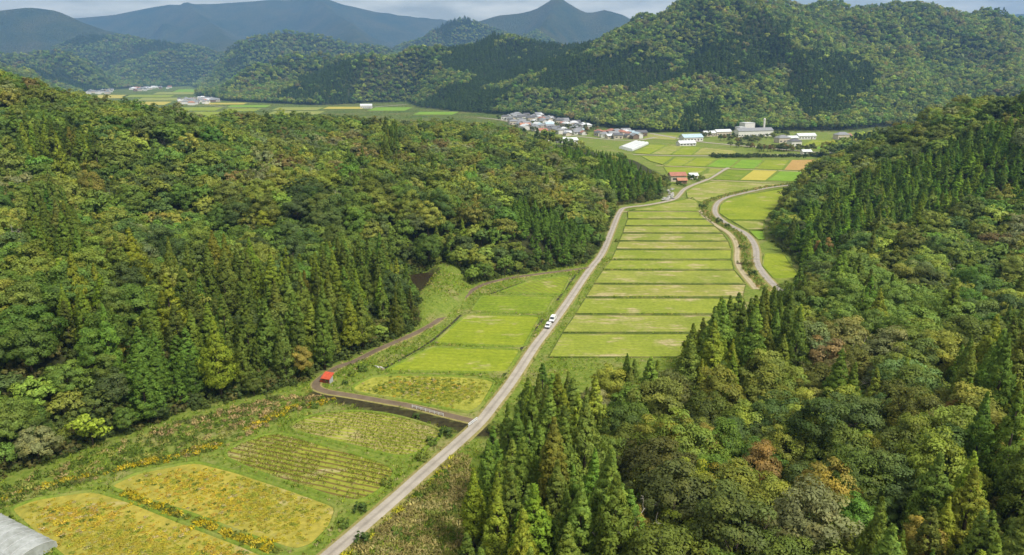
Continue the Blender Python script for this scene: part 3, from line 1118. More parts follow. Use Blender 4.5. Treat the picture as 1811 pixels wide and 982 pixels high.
def field_mat(name, c1, c2, rows=None, straw=0.0, soil=(0.13, 0.085, 0.04), seed=0.0, rowmix=0.5):
    b = NB(name)
    pos = b.pos()
    off = b.n('VectorMath', operation='ADD')
    b.l(pos, off.inputs[0])
    off.inputs[1].default_value = (seed * 37.1, seed * 11.7, 0)
    p = off.outputs[0]
    big = b.noise(p, 0.06, 5)
    sml = b.noise(p, 0.8, 6, 0.7)
    fac = b.math('ADD', b.math('MULTIPLY', big, 0.6), b.math('MULTIPLY', sml, 0.4))
    c = b.ramp(fac, [(0.34, c1), (0.62, c2)])
    c = b.mix(0.45, c, b.ramp(sml, [(0.25, 0.45), (0.7, 1.35)]), 'MULTIPLY')
    # bare straw where the crop has been cut
    stretch = b.n('VectorMath', operation='MULTIPLY')
    b.l(p, stretch.inputs[0])
    stretch.inputs[1].default_value = (0.10, 0.42, 1)
    sn = b.noise(stretch.outputs[0], 1.0, 7, 0.62)
    if straw:
        blot = b.ramp(b.noise(p, 0.085, 4, 0.6), [(0.60 - straw * 0.22, 0.0), (0.70 - straw * 0.2, 1.0)])
        c = b.mix(b.math('MULTIPLY', blot, b.ramp(sn, [(0.46, 0.0), (0.56, 0.85)])), c, b.ramp(sml, [(0.3, (0.27, 0.22, 0.10)), (0.7, (0.48, 0.40, 0.24))]))
    if rows:
        ang, sp = rows
        dt = b.n('VectorMath', operation='DOT_PRODUCT')
        b.l(pos, dt.inputs[0])
        dt.inputs[1].default_value = (math.cos(ang), math.sin(ang), 0)
        ph = b.math('ADD', b.math('MULTIPLY', dt.outputs['Value'], 2 * math.pi / sp), b.math('MULTIPLY', b.noise(p, 0.15, 3), 3.0))
        sw = b.math('ADD', b.math('MULTIPLY', b.math('SINE', ph), 0.5), b.math('MULTIPLY', sml, 0.9))
        c = b.mix(b.ramp(sw, [(0.55, 0.0), (0.85, rowmix)]), c, soil)
    return b.out(c, 0.95, 0.1, sml, 0.5, 0.12)


def poly_sheet(name, P, dz, mat, parent=None):
    V = [(x, y, float(floor_z(y)) + dz) for x, y in P]
    m = MB()
    m.poly(V)
    o = m.obj(name, [mat], parent)
    return o


def strip_mesh(P, w, dz, zfun=None, prof=None, closed=False):
    """a ribbon along P; prof: list of (across -1..1, extra height)"""
    P = np.asarray(P, float)
    if closed:
        P = np.concatenate([P, P[:1]])
    T = np.gradient(P, axis=0)
    if closed:
        T[0] = T[-1] = P[1] - P[-2]
    T /= np.linalg.norm(T, axis=1, keepdims=True) + 1e-9
    Nn = np.stack([-T[:, 1], T[:, 0]], -1)
    prof = prof or [(-1, 0), (1, 0)]
    w = np.broadcast_to(np.asarray(w, float), (len(P),))
    V, A = [], []
    for a, h in prof:
        Q = P + Nn * (a * w / 2)[:, None]
        z = floor_z(Q[:, 1]) if zfun is None else zfun(P[:, 0], P[:, 1])
        V.append(np.stack([Q[:, 0], Q[:, 1], z + dz + h], -1))
        A.append(np.full(len(P), a))
    k, n = len(prof), len(P)
    V = np.concatenate(V)
    F = [(j * n + i, (j + 1) * n + i, (j + 1) * n + i + 1, j * n + i + 1) for j in range(k - 1) for i in range(n - 1)]
    F = [f[::-1] for f in F]
    return V, F, np.concatenate(A)


def strip(name, P, w, dz, mat, parent=None, prof=None, closed=False, zfun=None):
    V, F, A = strip_mesh(P, w, dz, zfun, prof, closed)
    me = mesh_from(name, V, F, None, [mat], None, {'across': ('POINT', A)}, True)
    return link(name, me, parent)


def bank_mat(name='bank_grass', c1=(0.085, 0.14, 0.018), c2=(0.19, 0.25, 0.03)):
    b = NB(name)
    n = b.noise(b.pos(), 1.3, 6, 0.7)
    n1 = b.noise(b.pos(), 0.12, 4)
    c = b.ramp(n, [(0.3, c1), (0.7, c2)])
    c = b.mix(b.ramp(n1, [(0.5, 0.0), (0.7, 0.7)]), c, (0.26, 0.24, 0.08))
    return b.out(c, 0.95, 0.1, n, 0.8, 0.2)


M_BANK = bank_mat()
M_BANKD = bank_mat('bank_grass_weedy_shade', (0.055, 0.085, 0.016), (0.13, 0.16, 0.035))  # weedy grass, darkened further to paint in the shaded side of the terrace bunds
PATH = [(-1, -0.05), (-0.55, 0.0), (0.55, 0.0), (1, -0.05)]
BUND = [(-1, -0.02), (-0.5, 0.36), (0.5, 0.36), (1, -0.02)]

FIELD_POLYS = []


def paddy(pts, mat, label, smooth=1, bund=0.9, dz=0.06, bmat=None, hgt=1.0):
    P = gp(*pts)
    if smooth:
        if smooth == 1:
            Q0, Q1 = np.roll(P, 1, 0), np.roll(P, -1, 0)
            r = lambda A: P + (A - P) * np.minimum(0.25, 2.2 / (np.linalg.norm(A - P, axis=1, keepdims=True) + 1e-6))
            P = np.stack([r(Q0), P + (r(Q0) + r(Q1) - 2 * P) * 0.22, r(Q1)], 1).reshape(-1, 2)
        else:
            P = chaikin(P, smooth, True)
    o = poly_sheet('paddy_field', P, dz, mat)
    tag(o, label, 'field', kind='structure')
    FIELD_POLYS.append(P)
    if bund:
        V, F, A = strip_mesh(P, bund, 0.0, None, [(a, h * hgt) for a, h in BUND], True)
        link('bund', mesh_from('bund', V, F, None, [bmat or M_BANK], None, {'across': ('POINT', A)}, True), o)
    return o, P


GRN = ((0.15, 0.22, 0.014), (0.27, 0.34, 0.025))
F_LIME = field_mat('rice_regrowth_lime', (0.15, 0.215, 0.012), (0.25, 0.29, 0.025), (1.45, 2.3), 0.25, (0.15, 0.17, 0.02), seed=1, rowmix=0.3)
F_GRN = field_mat('rice_regrowth_green', (0.10, 0.165, 0.012), (0.20, 0.27, 0.02), (1.6, 2.1), 0.25, (0.12, 0.115, 0.03), seed=2, rowmix=0.35)
F_GRNR = field_mat('rice_regrowth_rows', (0.11, 0.17, 0.014), (0.22, 0.27, 0.025), (0.55, 2.2), 0.15, seed=3, rowmix=0.35)
F_MIX = field_mat('rice_regrowth_straw', (0.15, 0.20, 0.022), (0.26, 0.285, 0.05), (1.62, 1.9), 0.6, (0.19, 0.18, 0.06), seed=4, rowmix=0.35)
F_MIX2 = field_mat('rice_regrowth_dry', (0.16, 0.20, 0.025), (0.28, 0.29, 0.055), (1.62, 2.2), 0.68, (0.20, 0.17, 0.07), seed=5, rowmix=0.4)
F_ROW = field_mat('stubble_rows', (0.19, 0.225, 0.025), (0.30, 0.31, 0.05), (1.25, 1.35), 0.35, (0.33, 0.265, 0.13), 6, 0.8)
F_ROWD = field_mat('stubble_rows_bare', (0.15, 0.18, 0.02), (0.27, 0.28, 0.04), (1.22, 1.5), 0.3, (0.12, 0.075, 0.03), 7, 0.85)
F_YEL = field_mat('yellowing_field', (0.21, 0.21, 0.035), (0.34, 0.285, 0.05), None, 0.1, seed=8)
F_WEEDY = field_mat('weedy_field', (0.19, 0.22, 0.028), (0.34, 0.32, 0.06), None, 0.1, seed=9)
F_BRIGHT = field_mat('ripe_green_field', (0.12, 0.235, 0.018), (0.19, 0.30, 0.03), None, 0.0, seed=10)
F_OCHRE = field_mat('ochre_field', (0.33, 0.21, 0.07), (0.40, 0.26, 0.09), None, 0.0, seed=11)
F_GOLD = field_mat('golden_field', (0.34, 0.30, 0.05), (0.42, 0.36, 0.07), None, 0.0, seed=12)

paddy([(882, 518), (935, 498), (995, 488), (1009, 490), (993, 521)], F_GRNR, 'fan-shaped green field in the corner where the farm track meets the road')
paddy([(832, 551), (852, 524), (982, 524), (964, 555)], F_GRN, 'dark green field with bare tyre marks beside the dam')
paddy([(766, 608), (824, 557), (956, 560), (926, 614)], F_LIME, 'bright lime field level with the parked white cars')
paddy([(678, 657), (764, 614), (922, 619), (896, 660)], F_LIME, 'smooth lime field just past the red shed')
_, P5 = paddy([(614, 693), (640, 674), (672, 663), (878, 668), (868, 692), (842, 732), (800, 726), (700, 706)], F_WEEDY, 'weedy rounded field between the creek track and the road', 2)
_, P6 = paddy([(508, 760), (528, 743), (575, 730), (640, 727), (705, 736), (788, 762), (775, 778), (722, 814), (650, 796), (575, 778)], F_ROW, 'stubble field with pale straw rows below the creek', 2)
_, P7 = paddy([(386, 806), (425, 784), (478, 767), (508, 769), (560, 785), (640, 807), (702, 828), (690, 852), (655, 882), (618, 890), (540, 864), (455, 836)], F_ROWD, 'stubble field with dark bare rows between straw rows and yellow field', 2)
_, P8 = paddy([(190, 862), (240, 838), (345, 817), (420, 836), (520, 869), (597, 897), (585, 932), (552, 966), (520, 976), (440, 948), (330, 907), (250, 882)], F_YEL, 'yellow overgrown field second from the plastic greenhouse', 1)
_, P9 = paddy([(15, 902), (60, 884), (165, 868), (232, 888), (330, 928), (430, 966), (520, 1005), (380, 1080), (180, 1050), (110, 985), (62, 945)], F_YEL, 'orange-yellow overgrown field beside the plastic greenhouse', 1)

LINES = [(374, 1106, 1238), (388, 1106, 1254), (400, 1101, 1267), (413, 1097, 1281), (427, 1091, 1291), (442, 1085, 1297), (460, 1077, 1297),
         (478, 1062, 1302), (503, 1046, 1322), (527, 1031, 1318), (557, 1013, 1330), (590, 990, 1300), (634, 965, 1200)]
F_MIX3 = field_mat('rice_regrowth_even', (0.15, 0.205, 0.02), (0.26, 0.295, 0.04), (1.6, 2.0), 0.35, (0.17, 0.17, 0.05), seed=13, rowmix=0.3)
kinds = [F_MIX3, F_MIX3, F_MIX, F_MIX, F_MIX2, F_MIX3, F_MIX3, F_MIX, F_MIX2, F_MIX3, F_MIX, F_MIX3]
words_ = ['topmost', 'second', 'third', 'fourth', 'fifth', 'sixth', 'seventh', 'eighth', 'ninth', 'tenth', 'eleventh', 'lowest']
for k in range(12):
    y0, a0, b0 = LINES[k]
    y1, a1, b1 = LINES[k + 1]
    e = 0.7 + 0.05 * k
    paddy([(a0 + 4, y0 + e), (b0 - 3, y0 + e), (b1 - 4, y1 - e), (a1 + 5, y1 - e)], kinds[k],
          f'{words_[k]} of the twelve long terraced strips right of the road', 0, 0.55, 0.06, M_BANKD, 1.0)
paddy([(1203, 355), (1225, 350), (1240, 363), (1236, 373), (1112, 373), (1150, 367)], F_MIX, 'wedge-shaped pale field inside the road bend', 0)
paddy([(1214, 339), (1232, 328), (1262, 321), (1385, 326), (1310, 337), (1262, 349), (1240, 358), (1216, 350)], F_MIX, 'broad pale field above the road bend', 0)
paddy([(1395, 332), (1322, 345), (1284, 355), (1274, 364), (1272, 377), (1290, 389), (1352, 389), (1378, 360)], F_LIME, 'green field at the top inside of the bending lane', 0)
paddy([(1294, 391), (1352, 391), (1350, 407), (1322, 407)], F_MIX, 'pale field halfway along the bending lane', 0)
paddy([(1326, 409), (1350, 409), (1352, 424), (1342, 425)], F_BRIGHT, 'vivid green field at the foot of the wooded hill', 0)
paddy([(1352, 448), (1388, 450), (1400, 470), (1418, 492), (1370, 495), (1348, 470)], F_LIME, 'small curved field between the lane and the wooded hill', 1)


def zq(*p):
    return [(x / 3.508 + 1080, y / 3.508 + 200) for x, y in p]


for q, (pts, mt, lb) in enumerate([
    ([(640, 414), (735, 352), (872, 354), (790, 416)], F_GRN, 'olive green field right of the road junction'),
    ([(798, 416), (882, 354), (1038, 358), (962, 420)], F_GOLD, 'golden square field amid green ones'),
    ([(972, 420), (1048, 362), (1196, 366), (1160, 426)], F_BRIGHT, 'vivid green square field beside the wooded hill'),
    ([(330, 330), (400, 275), (525, 278), (442, 328)], F_LIME, 'lime field behind the cedar promontory'),
    ([(450, 328), (532, 278), (660, 284), (585, 332)], F_LIME, 'lime field left of the vivid green pair'),
    ([(592, 334), (668, 286), (800, 290), (736, 340)], F_BRIGHT, 'vivid green field with a lime field on its left'),
    ([(744, 342), (808, 290), (950, 292), (892, 346)], F_BRIGHT, 'vivid green field with a pale-spotted field on its right'),
    ([(900, 346), (958, 292), (1112, 292), (1062, 352)], F_LIME, 'pale-spotted green field beside the ochre field'),
    ([(1070, 354), (1122, 292), (1275, 290), (1212, 358)], F_OCHRE, 'ochre brown field at the end of the row'),
    ([(330, 336), (600, 342), (560, 372), (440, 400), (360, 380)], F_LIME, 'lime field behind the red-roofed farmhouse'),
    ([(600, 372), (612, 344), (695, 350), (600, 410), (520, 402)], F_MIX, 'pale field beside the road before the junction'),
    ([(190, 268), (390, 272), (320, 320), (250, 300)], F_LIME, 'lime field at the edge of the cedar promontory'),
    ([(140, 248), (240, 196), (345, 200), (240, 256)], F_LIME, 'lime field beside the white plastic tunnels'),
    ([(248, 256), (352, 200), (450, 206), (370, 258)], F_MIX, 'pale green field second from the plastic tunnels'),
    ([(378, 258), (458, 206), (560, 214), (500, 260)], F_LIME, 'green field third from the plastic tunnels'),
    ([(508, 260), (568, 214), (760, 232), (800, 256)], F_MIX2, 'dry pale field before the hedge-lined river'),
    ([(1180, 205), (1250, 168), (1390, 172), (1370, 190), (1300, 195), (1260, 215)], F_LIME, 'lime field among the farmhouses'),
    ([(1270, 222), (1310, 197), (1470, 198), (1400, 232)], F_BRIGHT, 'vivid green field beside the side road'),
    ([(1410, 192), (1420, 160), (1640, 150), (1560, 192)], F_LIME, 'far lime field at the foot of the big hill'),
    ([(200, 160), (230, 130), (420, 140), (400, 168)], F_MIX2, 'dry field between the two parts of the village'),
]):
    paddy(zq(*pts), mt, lb, 0, 1.6, 0.06, None, 0.6)
# strips of paddy on the far plain, left of the big hill
rngF = np.random.default_rng(5)
for q, (x0, x1, y0, y1) in enumerate([(215, 300, 168, 172), (305, 345, 158, 163), (240, 330, 173, 178), (215, 290, 180, 186), (300, 380, 190, 196), (400, 470, 186, 190),
                                      (480, 560, 190, 195), (570, 640, 189, 193), (390, 450, 192, 197), (650, 715, 190, 196), (470, 560, 197, 203), (160, 215, 168, 174), (320, 400, 198, 205), (730, 800, 198, 203), (270, 340, 163, 167), (360, 430, 182, 185)]):
    w = (y1 - y0) * 2.5
    paddy([(x0, y1), (x0 + w, y0), (x1 + w, y0), (x1, y1)], [F_LIME, F_BRIGHT, F_MIX, F_GOLD][q % 4],
          f'thin {["lime", "vivid green", "pale", "golden"][q % 4]} paddy strip on the far plain behind the wooded ridge', 0, 3.0, 0.10, None, 0.5)


def road_mat(name, c1, c2, track=0.25):
    b = NB(name)
    pos = b.pos()
    ac = b.n('Attribute', attribute_name='across').outputs['Fac']
    n = b.noise(pos, 0.35, 6, 0.65)
    n2 = b.noise(pos, 4.0, 5, 0.7)
    c = b.ramp(b.math('ADD', b.math('MULTIPLY', n, 0.6), b.math('MULTIPLY', n2, 0.4)), [(0.35, c1), (0.65, c2)])
    mid = b.math('ABSOLUTE', ac)
    c = b.mix(b.ramp(mid, [(0.0, track), (0.35, 0.0)]), c, tuple(x * 0.55 for x in c1))
    edge = b.math('ADD', mid, b.math('MULTIPLY', n, 0.35))
    c = b.mix(b.ramp(edge, [(1.0, 0.0), (1.14, 0.9)]), c, (0.20, 0.19, 0.07))
    return b.out(c, 0.9, 0.2, n2, 0.2, 0.03)


M_ROAD = road_mat('worn_concrete_road', (0.27, 0.24, 0.20), (0.41, 0.37, 0.315), 0.5)
M_LANE = road_mat('grey_asphalt_lane', (0.24, 0.215, 0.185), (0.37, 0.335, 0.29), 0.3)
M_TRACK = road_mat('dirt_track', (0.10, 0.072, 0.045), (0.19, 0.145, 0.10), 0.1)
M_DIRT = road_mat('pale_dirt_path', (0.30, 0.25, 0.15), (0.42, 0.36, 0.24), 0.3)
M_VERGE = bank_mat('dry_verge', (0.17, 0.16, 0.04), (0.30, 0.255, 0.11))

ROADS = []


def road(name, pts, w, mat, dz, label, verge=1.6, sm=2):
    P = chaikin(gp(*pts), sm)
    ROADS.append((P, w + verge))
    o = strip(name, P, w, dz, mat, None, PATH)
    tag(o, label, 'road', kind='structure')
    if verge:
        v = strip('verge', P, w + 2 * verge, dz - 0.055, M_VERGE, o, [(-1, -0.1), (-0.8, 0), (0.8, 0), (1, -0.1)])
    return o, P


MAIN_PX = [(520, 1035), (583, 982), (702, 880), (742, 843), (820, 775), (852, 745), (870, 721), (897, 687), (920, 653), (946, 612), (970, 582), (997, 545), (1020, 511),
           (1044, 475), (1065, 451), (1081, 411), (1097, 370), (1110, 366.5), (1138, 364), (1167, 359), (1194, 353), (1202, 344), (1210, 334), (1231, 325), (1254, 317), (1279, 301), (1288, 297)]
main_road, PMAIN = road('road', MAIN_PX, 2.65, M_ROAD, 0.16, 'narrow pale concrete road running the length of the valley', 0.7, 2)
road('lane', [(1404, 327), (1359, 332), (1314, 342), (1280, 350), (1266, 361), (1263, 377), (1277, 391), (1297, 402), (1317, 411), (1331, 425), (1338, 442), (1337, 462), (1345, 478), (1360, 496), (1380, 515)],
     2.7, M_LANE, 0.17, 'grey winding lane bordering the weedy stream', 0.8)
road('path', [(1236, 372), (1248, 386), (1266, 399), (1292, 413), (1305, 435), (1302, 465), (1318, 489), (1338, 512)], 2.0, M_DIRT, 0.12, 'pale dirt path beside the stream', 0.8)
_, PTRK = road('farm_track', [(838, 746), (800, 737), (734, 720), (682, 711), (614, 699), (571, 693), (554, 682), (575, 664), (600, 648), (627, 641), (667, 619), (728, 594), (775, 569), (808, 538), (835, 513), (869, 498), (936, 487), (1003, 479), (1042, 474)],
     2.0, M_TRACK, 0.16, 'dark farm track curving round the left fields along the wood edge', 0.5)
for pts, w, mt, lb in (([(1160, 293), (1280, 298.5), (1425, 304)], 2.6, M_DIRT, 'pale field road crossing at the junction'),
                       ([(1256, 319), (1330, 322), (1388, 326), (1410, 326)], 2.2, M_DIRT, 'pale field road below the golden field'),
                       ([(1120, 273.5), (1200, 276), (1290, 275.5), (1400, 273.5), (1470, 272)], 4.5, M_LANE, 'straight road along the hedge-lined river'),
                       ([(1150, 236), (1230, 250.5), (1300, 257), (1360, 262), (1440, 270), (1490, 270), (1505, 255)], 7.0, M_LANE, 'pale main road past the white school'),
                       ([(1100, 374.5), (1170, 375), (1236, 374.5)], 1.0, M_DIRT, 'thin footpath along the topmost terrace'),
                       ([(640, 191), (680, 188), (719, 185)], 8.0, M_ROAD, 'pale far road on the plain under the dark hill'),
                       ([(330, 188), (370, 186), (400, 190), (480, 193)], 5.0, M_DIRT, 'far road beside the hamlet on the plain'),
                       ([(845, 208), (890, 212), (960, 232), (1040, 244), (1120, 250), (1160, 243)], 6.0, M_LANE, 'road along the near edge of the village')):
    road('road', pts, w, mt, 0.15, lb, 1.0)

# ------------------------------------------------------------------ water
def water_mat(name, c, rough=0.12):
    b = NB(name)
    n = b.noise(b.pos(), 1.2, 4)
    return b.out(c, rough, 0.5, n, 0.06, 0.05)


M_POND = water_mat('pond_water', (0.035, 0.026, 0.014))
M_CREEK = water_mat('creek_water', (0.022, 0.02, 0.012), 0.2)
zp = float(floor_z(POND[:, 1].mean())) + 1.7
m_ = MB()
m_.poly([(x, y, zp) for x, y in chaikin(POND, 1, True)])
tag(m_.obj('pond', [M_POND]), 'brown pond behind the grassy dam', 'pond', kind='structure')
tag(strip('creek', CREEK, 4.4, -1.45, M_CREEK), 'dark creek beside the farm track', 'creek', kind='structure')
tag(strip('stream', STREAM, 2.2, -1.05, M_CREEK), 'small stream beside the winding lane', 'stream', kind='structure')

# ------------------------------------------------------------------ grasses, weeds and crops (nobody could count them)
def tuft(rng, n, r, h, l, w, spread=0.5):
    an = rng.uniform(0, 6.28, n)
    rr = r * np.sqrt(rng.uniform(0, 1, n))
    lean = np.stack([np.cos(an), np.sin(an), np.zeros(n)], -1)
    T = unit(np.array([0, 0, 1.0]) + lean * rng.uniform(0, 1, (n, 1)) * spread * 2)
    L = l * rng.uniform(0.6, 1.3, n)
    P = np.stack([rr * np.cos(an), rr * np.sin(an), np.zeros(n)], -1) + T * L[:, None] * 0.9
    P[:, 2] = np.minimum(P[:, 2] + rng.uniform(0, 0.4, n) * h, h)
    N = unit(unit(np.cross(T, rng.normal(size=T.shape))) + np.array([0, 0, 0.55 if spread < 0.6 else 1.0]))
    N *= np.where((N * (lean + [0, 0, 0.6])).sum(-1, keepdims=True) < 0, -1, 1)
    V = cards(P, N, T, L, w * rng.uniform(0.6, 1.4, n), rng)
    SN = unit(lean * 0.5 + np.array([0, 0, 0.9]) + 0.2 * rng.normal(size=T.shape))
    return leaf_mesh('tuft', V, np.clip(rng.normal(0.5, 0.25, n), 0, 1), np.clip(rng.uniform(-0.6, 0.4, n), 0, 1), SN, M_BLADE)


GRASS = proto_set('grass_tuft', [tuft(rng0, 16, 0.32, 0.45, 0.26, 0.05) for _ in range(3)])
WEED = proto_set('weed_clump', [tuft(rng0, 34, 0.42, 0.75, 0.22, 0.085, 0.8) for _ in range(4)])
PAMPAS = proto_set('pampas_clump', [tuft(rng0, 30, 0.4, 1.3, 0.6, 0.06, 0.45) for _ in range(3)])


def pts_in(poly, s, rng, margin=0.0):
    P = np.asarray(poly)
    x, y = jitter_grid(P[:, 0].min(), P[:, 0].max(), P[:, 1].min(), P[:, 1].max(), s, rng)
    m = in_poly(x, y, P)
    x, y = x[m], y[m]
    if margin:
        d, _, _ = dist_line(x, y, P, True)
        k = d > margin
        x, y = x[k], y[k]
    return x, y


def put(name, coll, x, y, scl, tints, label, cat, rng, dz=0.05, nvar=3):
    z = height(x, y) + dz
    n = len(x)
    scatter(name, coll, np.stack([x, y, z], -1), rng.uniform(0, 6.28, n), scl, rng.integers(0, nvar, n), tints, label, cat)


rngG = np.random.default_rng(11)


def mixt(n, cols, probs, rng, var=0.2):
    k = rng.choice(len(cols), n, p=probs)
    return np.array(cols)[k] * rng.uniform(1 - var, 1 + var, (n, 1))


YEL, ORA, LGR, DGR, TAN, BRN = (0.54, 0.445, 0.045), (0.52, 0.365, 0.055), (0.34, 0.37, 0.045), (0.12, 0.18, 0.025), (0.50, 0.42, 0.22), (0.34, 0.25, 0.12)
xs, ys, tt, ss = [], [], [], []
for P, pr in ((P8, (0.42, 0.2, 0.26, 0.07, 0.05, 0.0)), (P9, (0.36, 0.28, 0.22, 0.06, 0.08, 0.0)), (P5, (0.05, 0.06, 0.5, 0.27, 0.12, 0.0))):
    x, y = pts_in(P, 0.52 if P is not P5 else 0.6, rngG, 0.8)
    d, _, _ = dist_line(x, y, P, True)
    f = fbm(x, y, 9, 8, 3)
    k = rngG.uniform(0, 1, len(x)) < np.clip(0.22 + (d - 1) * 0.13 + f * 0.75, 0.05, 0.95)
    x, y = x[k], y[k]
    t = mixt(len(x), [YEL, ORA, LGR, DGR, TAN, BRN], pr, rngG)
    g = vnoise(x, y, 11, 4)[:, None]
    t = t * (1 - 0.4 * (g > 0.66)) + np.array(LGR) * 0.4 * (g > 0.66)
    z_ = rngG.uniform(0.32, 0.8, len(x))
    xs.append(x); ys.append(y); tt.append(t); ss.append(np.stack([z_ * 1.15, z_ * 1.15, z_ * 0.6], -1))
put('field_weeds', WEED, np.concatenate(xs), np.concatenate(ys), np.concatenate(ss), np.concatenate(tt),
    'yellow and orange weeds overgrowing the lower fields', 'weeds', rngG, 0.05, 4)

# rows of cut rice
xs, ys, tt, ss = [], [], [], []
for P, ang, sp, soil in ((P6, 1.25, 1.35, 0), (P7, 1.22, 1.5, 1)):
    c = P.mean(0)
    u = np.array([math.cos(ang), math.sin(ang)])
    v = np.array([-u[1], u[0]])
    A, B = np.meshgrid(np.arange(-40, 40, sp / 2), np.arange(-45, 45, 0.42))
    A = A + rngG.normal(size=A.shape) * 0.06 + 0.35 * np.sin(B * 0.05)
    B = B + rngG.normal(size=B.shape) * 0.1
    x, y = (c[0] + A * u[0] + B * v[0]).ravel(), (c[1] + A * u[1] + B * v[1]).ravel()
    k = in_poly(x, y, P) & (rngG.uniform(0, 1, len(x)) < 0.25 + 0.75 * (fbm(x, y, 7, 31, 3) > -0.25))
    x, y = x[k], y[k]
    xs.append(x); ys.append(y)
    tt.append(mixt(len(x), [(0.20, 0.25, 0.025), (0.27, 0.29, 0.04), TAN], (0.5, 0.34, 0.16), rngG))
    ss.append(rngG.uniform(0.35, 0.75, len(x)))
put('rice_stubble', GRASS, np.concatenate(xs), np.concatenate(ys), np.concatenate(ss), np.concatenate(tt),
    'cut rice stubble sprouting in rows on the lower fields', 'stubble', rngG)

# banks and verges
x, y = jitter_grid(-200, 60, 70, 300, 1.05, rngG)
fd = floor_dist(x, y)
px_, py_ = project(x, y, floor_z(y))
k = (fd < 1.0) & (px_ > -40) & (px_ < PW) & (py_ < PH + 40)
x, y, fd = x[k], y[k], fd[k]
k = np.ones(len(x), bool)
for P in FIELD_POLYS[:30]:
    k &= ~in_poly(x, y, P)
for P, w in ROADS:
    d, _, _ = dist_line(x, y, P)
    k &= d > w * 0.5
for Q in (CREEK,):
    d, _, _ = dist_line(x, y, Q)
    k &= d > 2.2
k &= ~in_poly(x, y, POND)
x, y, fd = x[k], y[k], fd[k]
px_, py_ = project(x, y, floor_z(y))
k2 = fbm(x, y, 12, 66, 3)
keepg = rngG.uniform(0, 1, len(x)) < 0.5 + 0.4 * (k2 > 0)
x, y, fd, px_, py_, k2 = [q[keepg] for q in (x, y, fd, px_, py_, k2)]
t = mixt(len(x), [(0.16, 0.26, 0.02), (0.27, 0.35, 0.03), (0.36, 0.34, 0.08), TAN], (0.42, 0.36, 0.15, 0.07), rngG)
put('grass', GRASS, x, y, rngG.uniform(0.4, 0.95, len(x)) * (1 + 0.4 * (k2 > 0.2)), t, 'green grass on the field banks and road verges', 'grass', rngG)

# the weedy bank between the wood and the lower fields
BANKP = gp((-60, 905), (0, 862), (110, 825), (230, 778), (330, 742), (480, 705), (560, 700), (585, 712), (500, 735), (470, 758), (400, 790), (350, 806), (235, 830), (150, 855), (60, 880), (-40, 920))
x, y = pts_in(BANKP, 0.9, rngG)
f = fbm(x, y, 10, 91, 3)
k = rngG.uniform(0, 1, len(x)) < 0.55 + 0.4 * f
x, y, f = x[k], y[k], f[k]
t = np.where((f > 0.12)[:, None], mixt(len(x), [BRN, (0.40, 0.31, 0.14), DGR, (0.15, 0.17, 0.05)], (0.25, 0.25, 0.25, 0.25), rngG),
             mixt(len(x), [DGR, (0.10, 0.15, 0.025), (0.28, 0.29, 0.07), (0.36, 0.29, 0.12)], (0.3, 0.3, 0.25, 0.15), rngG))
t *= 1.1
put('weeds', WEED, x, y, rngG.uniform(0.6, 1.5, len(x)), t, 'rough brown and green weeds on the bank between wood and fields', 'weeds', rngG)

GOLD = gp((-30, 893), (0, 884), (60, 868), (135, 848), (233, 826), (338, 803), (400, 781), (429, 766), (483, 740), (515, 722), (590, 709))
GOLD = chaikin(GOLD, 2)
seg = np.linalg.norm(np.diff(GOLD, axis=0), axis=1)
cum = np.concatenate([[0], np.cumsum(seg)])
u = rngG.uniform(0, cum[-1], 900)
gx, gy = np.interp(u, cum, GOLD[:, 0]), np.interp(u, cum, GOLD[:, 1])
k = rngG.uniform(0, 1, len(u)) < np.clip(0.5 + fbm(gx, gy, 8, 5, 2) * 1.2, 0.05, 1)
gx, gy = gx[k], gy[k]
# along the bund between the two yellow fields too
B2 = gp((215, 872), (300, 905), (400, 945), (490, 978))
u = rngG.uniform(0, 1, 150)
bx2 = np.interp(u, np.linspace(0, 1, 4), B2[:, 0])
by2 = np.interp(u, np.linspace(0, 1, 4), B2[:, 1])
gx, gy = np.concatenate([gx, bx2]) + rngG.normal(size=len(gx) + 150) * 0.55, np.concatenate([gy, by2]) + rngG.normal(size=len(gy) + 150) * 0.55
t = mixt(len(gx), [(0.50, 0.40, 0.02), YEL, (0.16, 0.19, 0.03)], (0.42, 0.25, 0.33), rngG)
put('goldenrod', WEED, gx, gy, rngG.uniform(0.7, 1.35, len(gx)), t, 'yellow flowering goldenrod along the foot of the weedy bank', 'weeds', rngG, 0.05, 4)

# brown weed patch right of the road
WP = gp((560, 1040), (610, 988), (712, 895), (770, 843), (800, 806), (826, 808), (835, 842), (822, 900), (815, 1040))
x, y = pts_in(WP, 0.72, rngG)
d, _, _ = dist_line(x, y, PMAIN)
k = d > 2.0
x, y, d = x[k], y[k], d[k]
f = fbm(x, y, 7, 191, 3)
t = np.where((f > -0.05)[:, None], mixt(len(x), [BRN, (0.44, 0.34, 0.18), (0.34, 0.29, 0.10), (0.22, 0.23, 0.06)], (0.42, 0.28, 0.2, 0.1), rngG),
             mixt(len(x), [(0.11, 0.16, 0.025), (0.19, 0.18, 0.05), BRN], (0.3, 0.4, 0.3), rngG))
t = np.where(((d < 3.2) & (rngG.uniform(0, 1, len(x)) < 0.4))[:, None], np.array([YEL]), t)
t = t * np.array([0.92, 1.06, 0.8])
put('dry_weeds', WEED, x, y, rngG.uniform(0.5, 1.5, len(x)), t, 'brown withered weeds filling the patch right of the road', 'weeds', rngG)

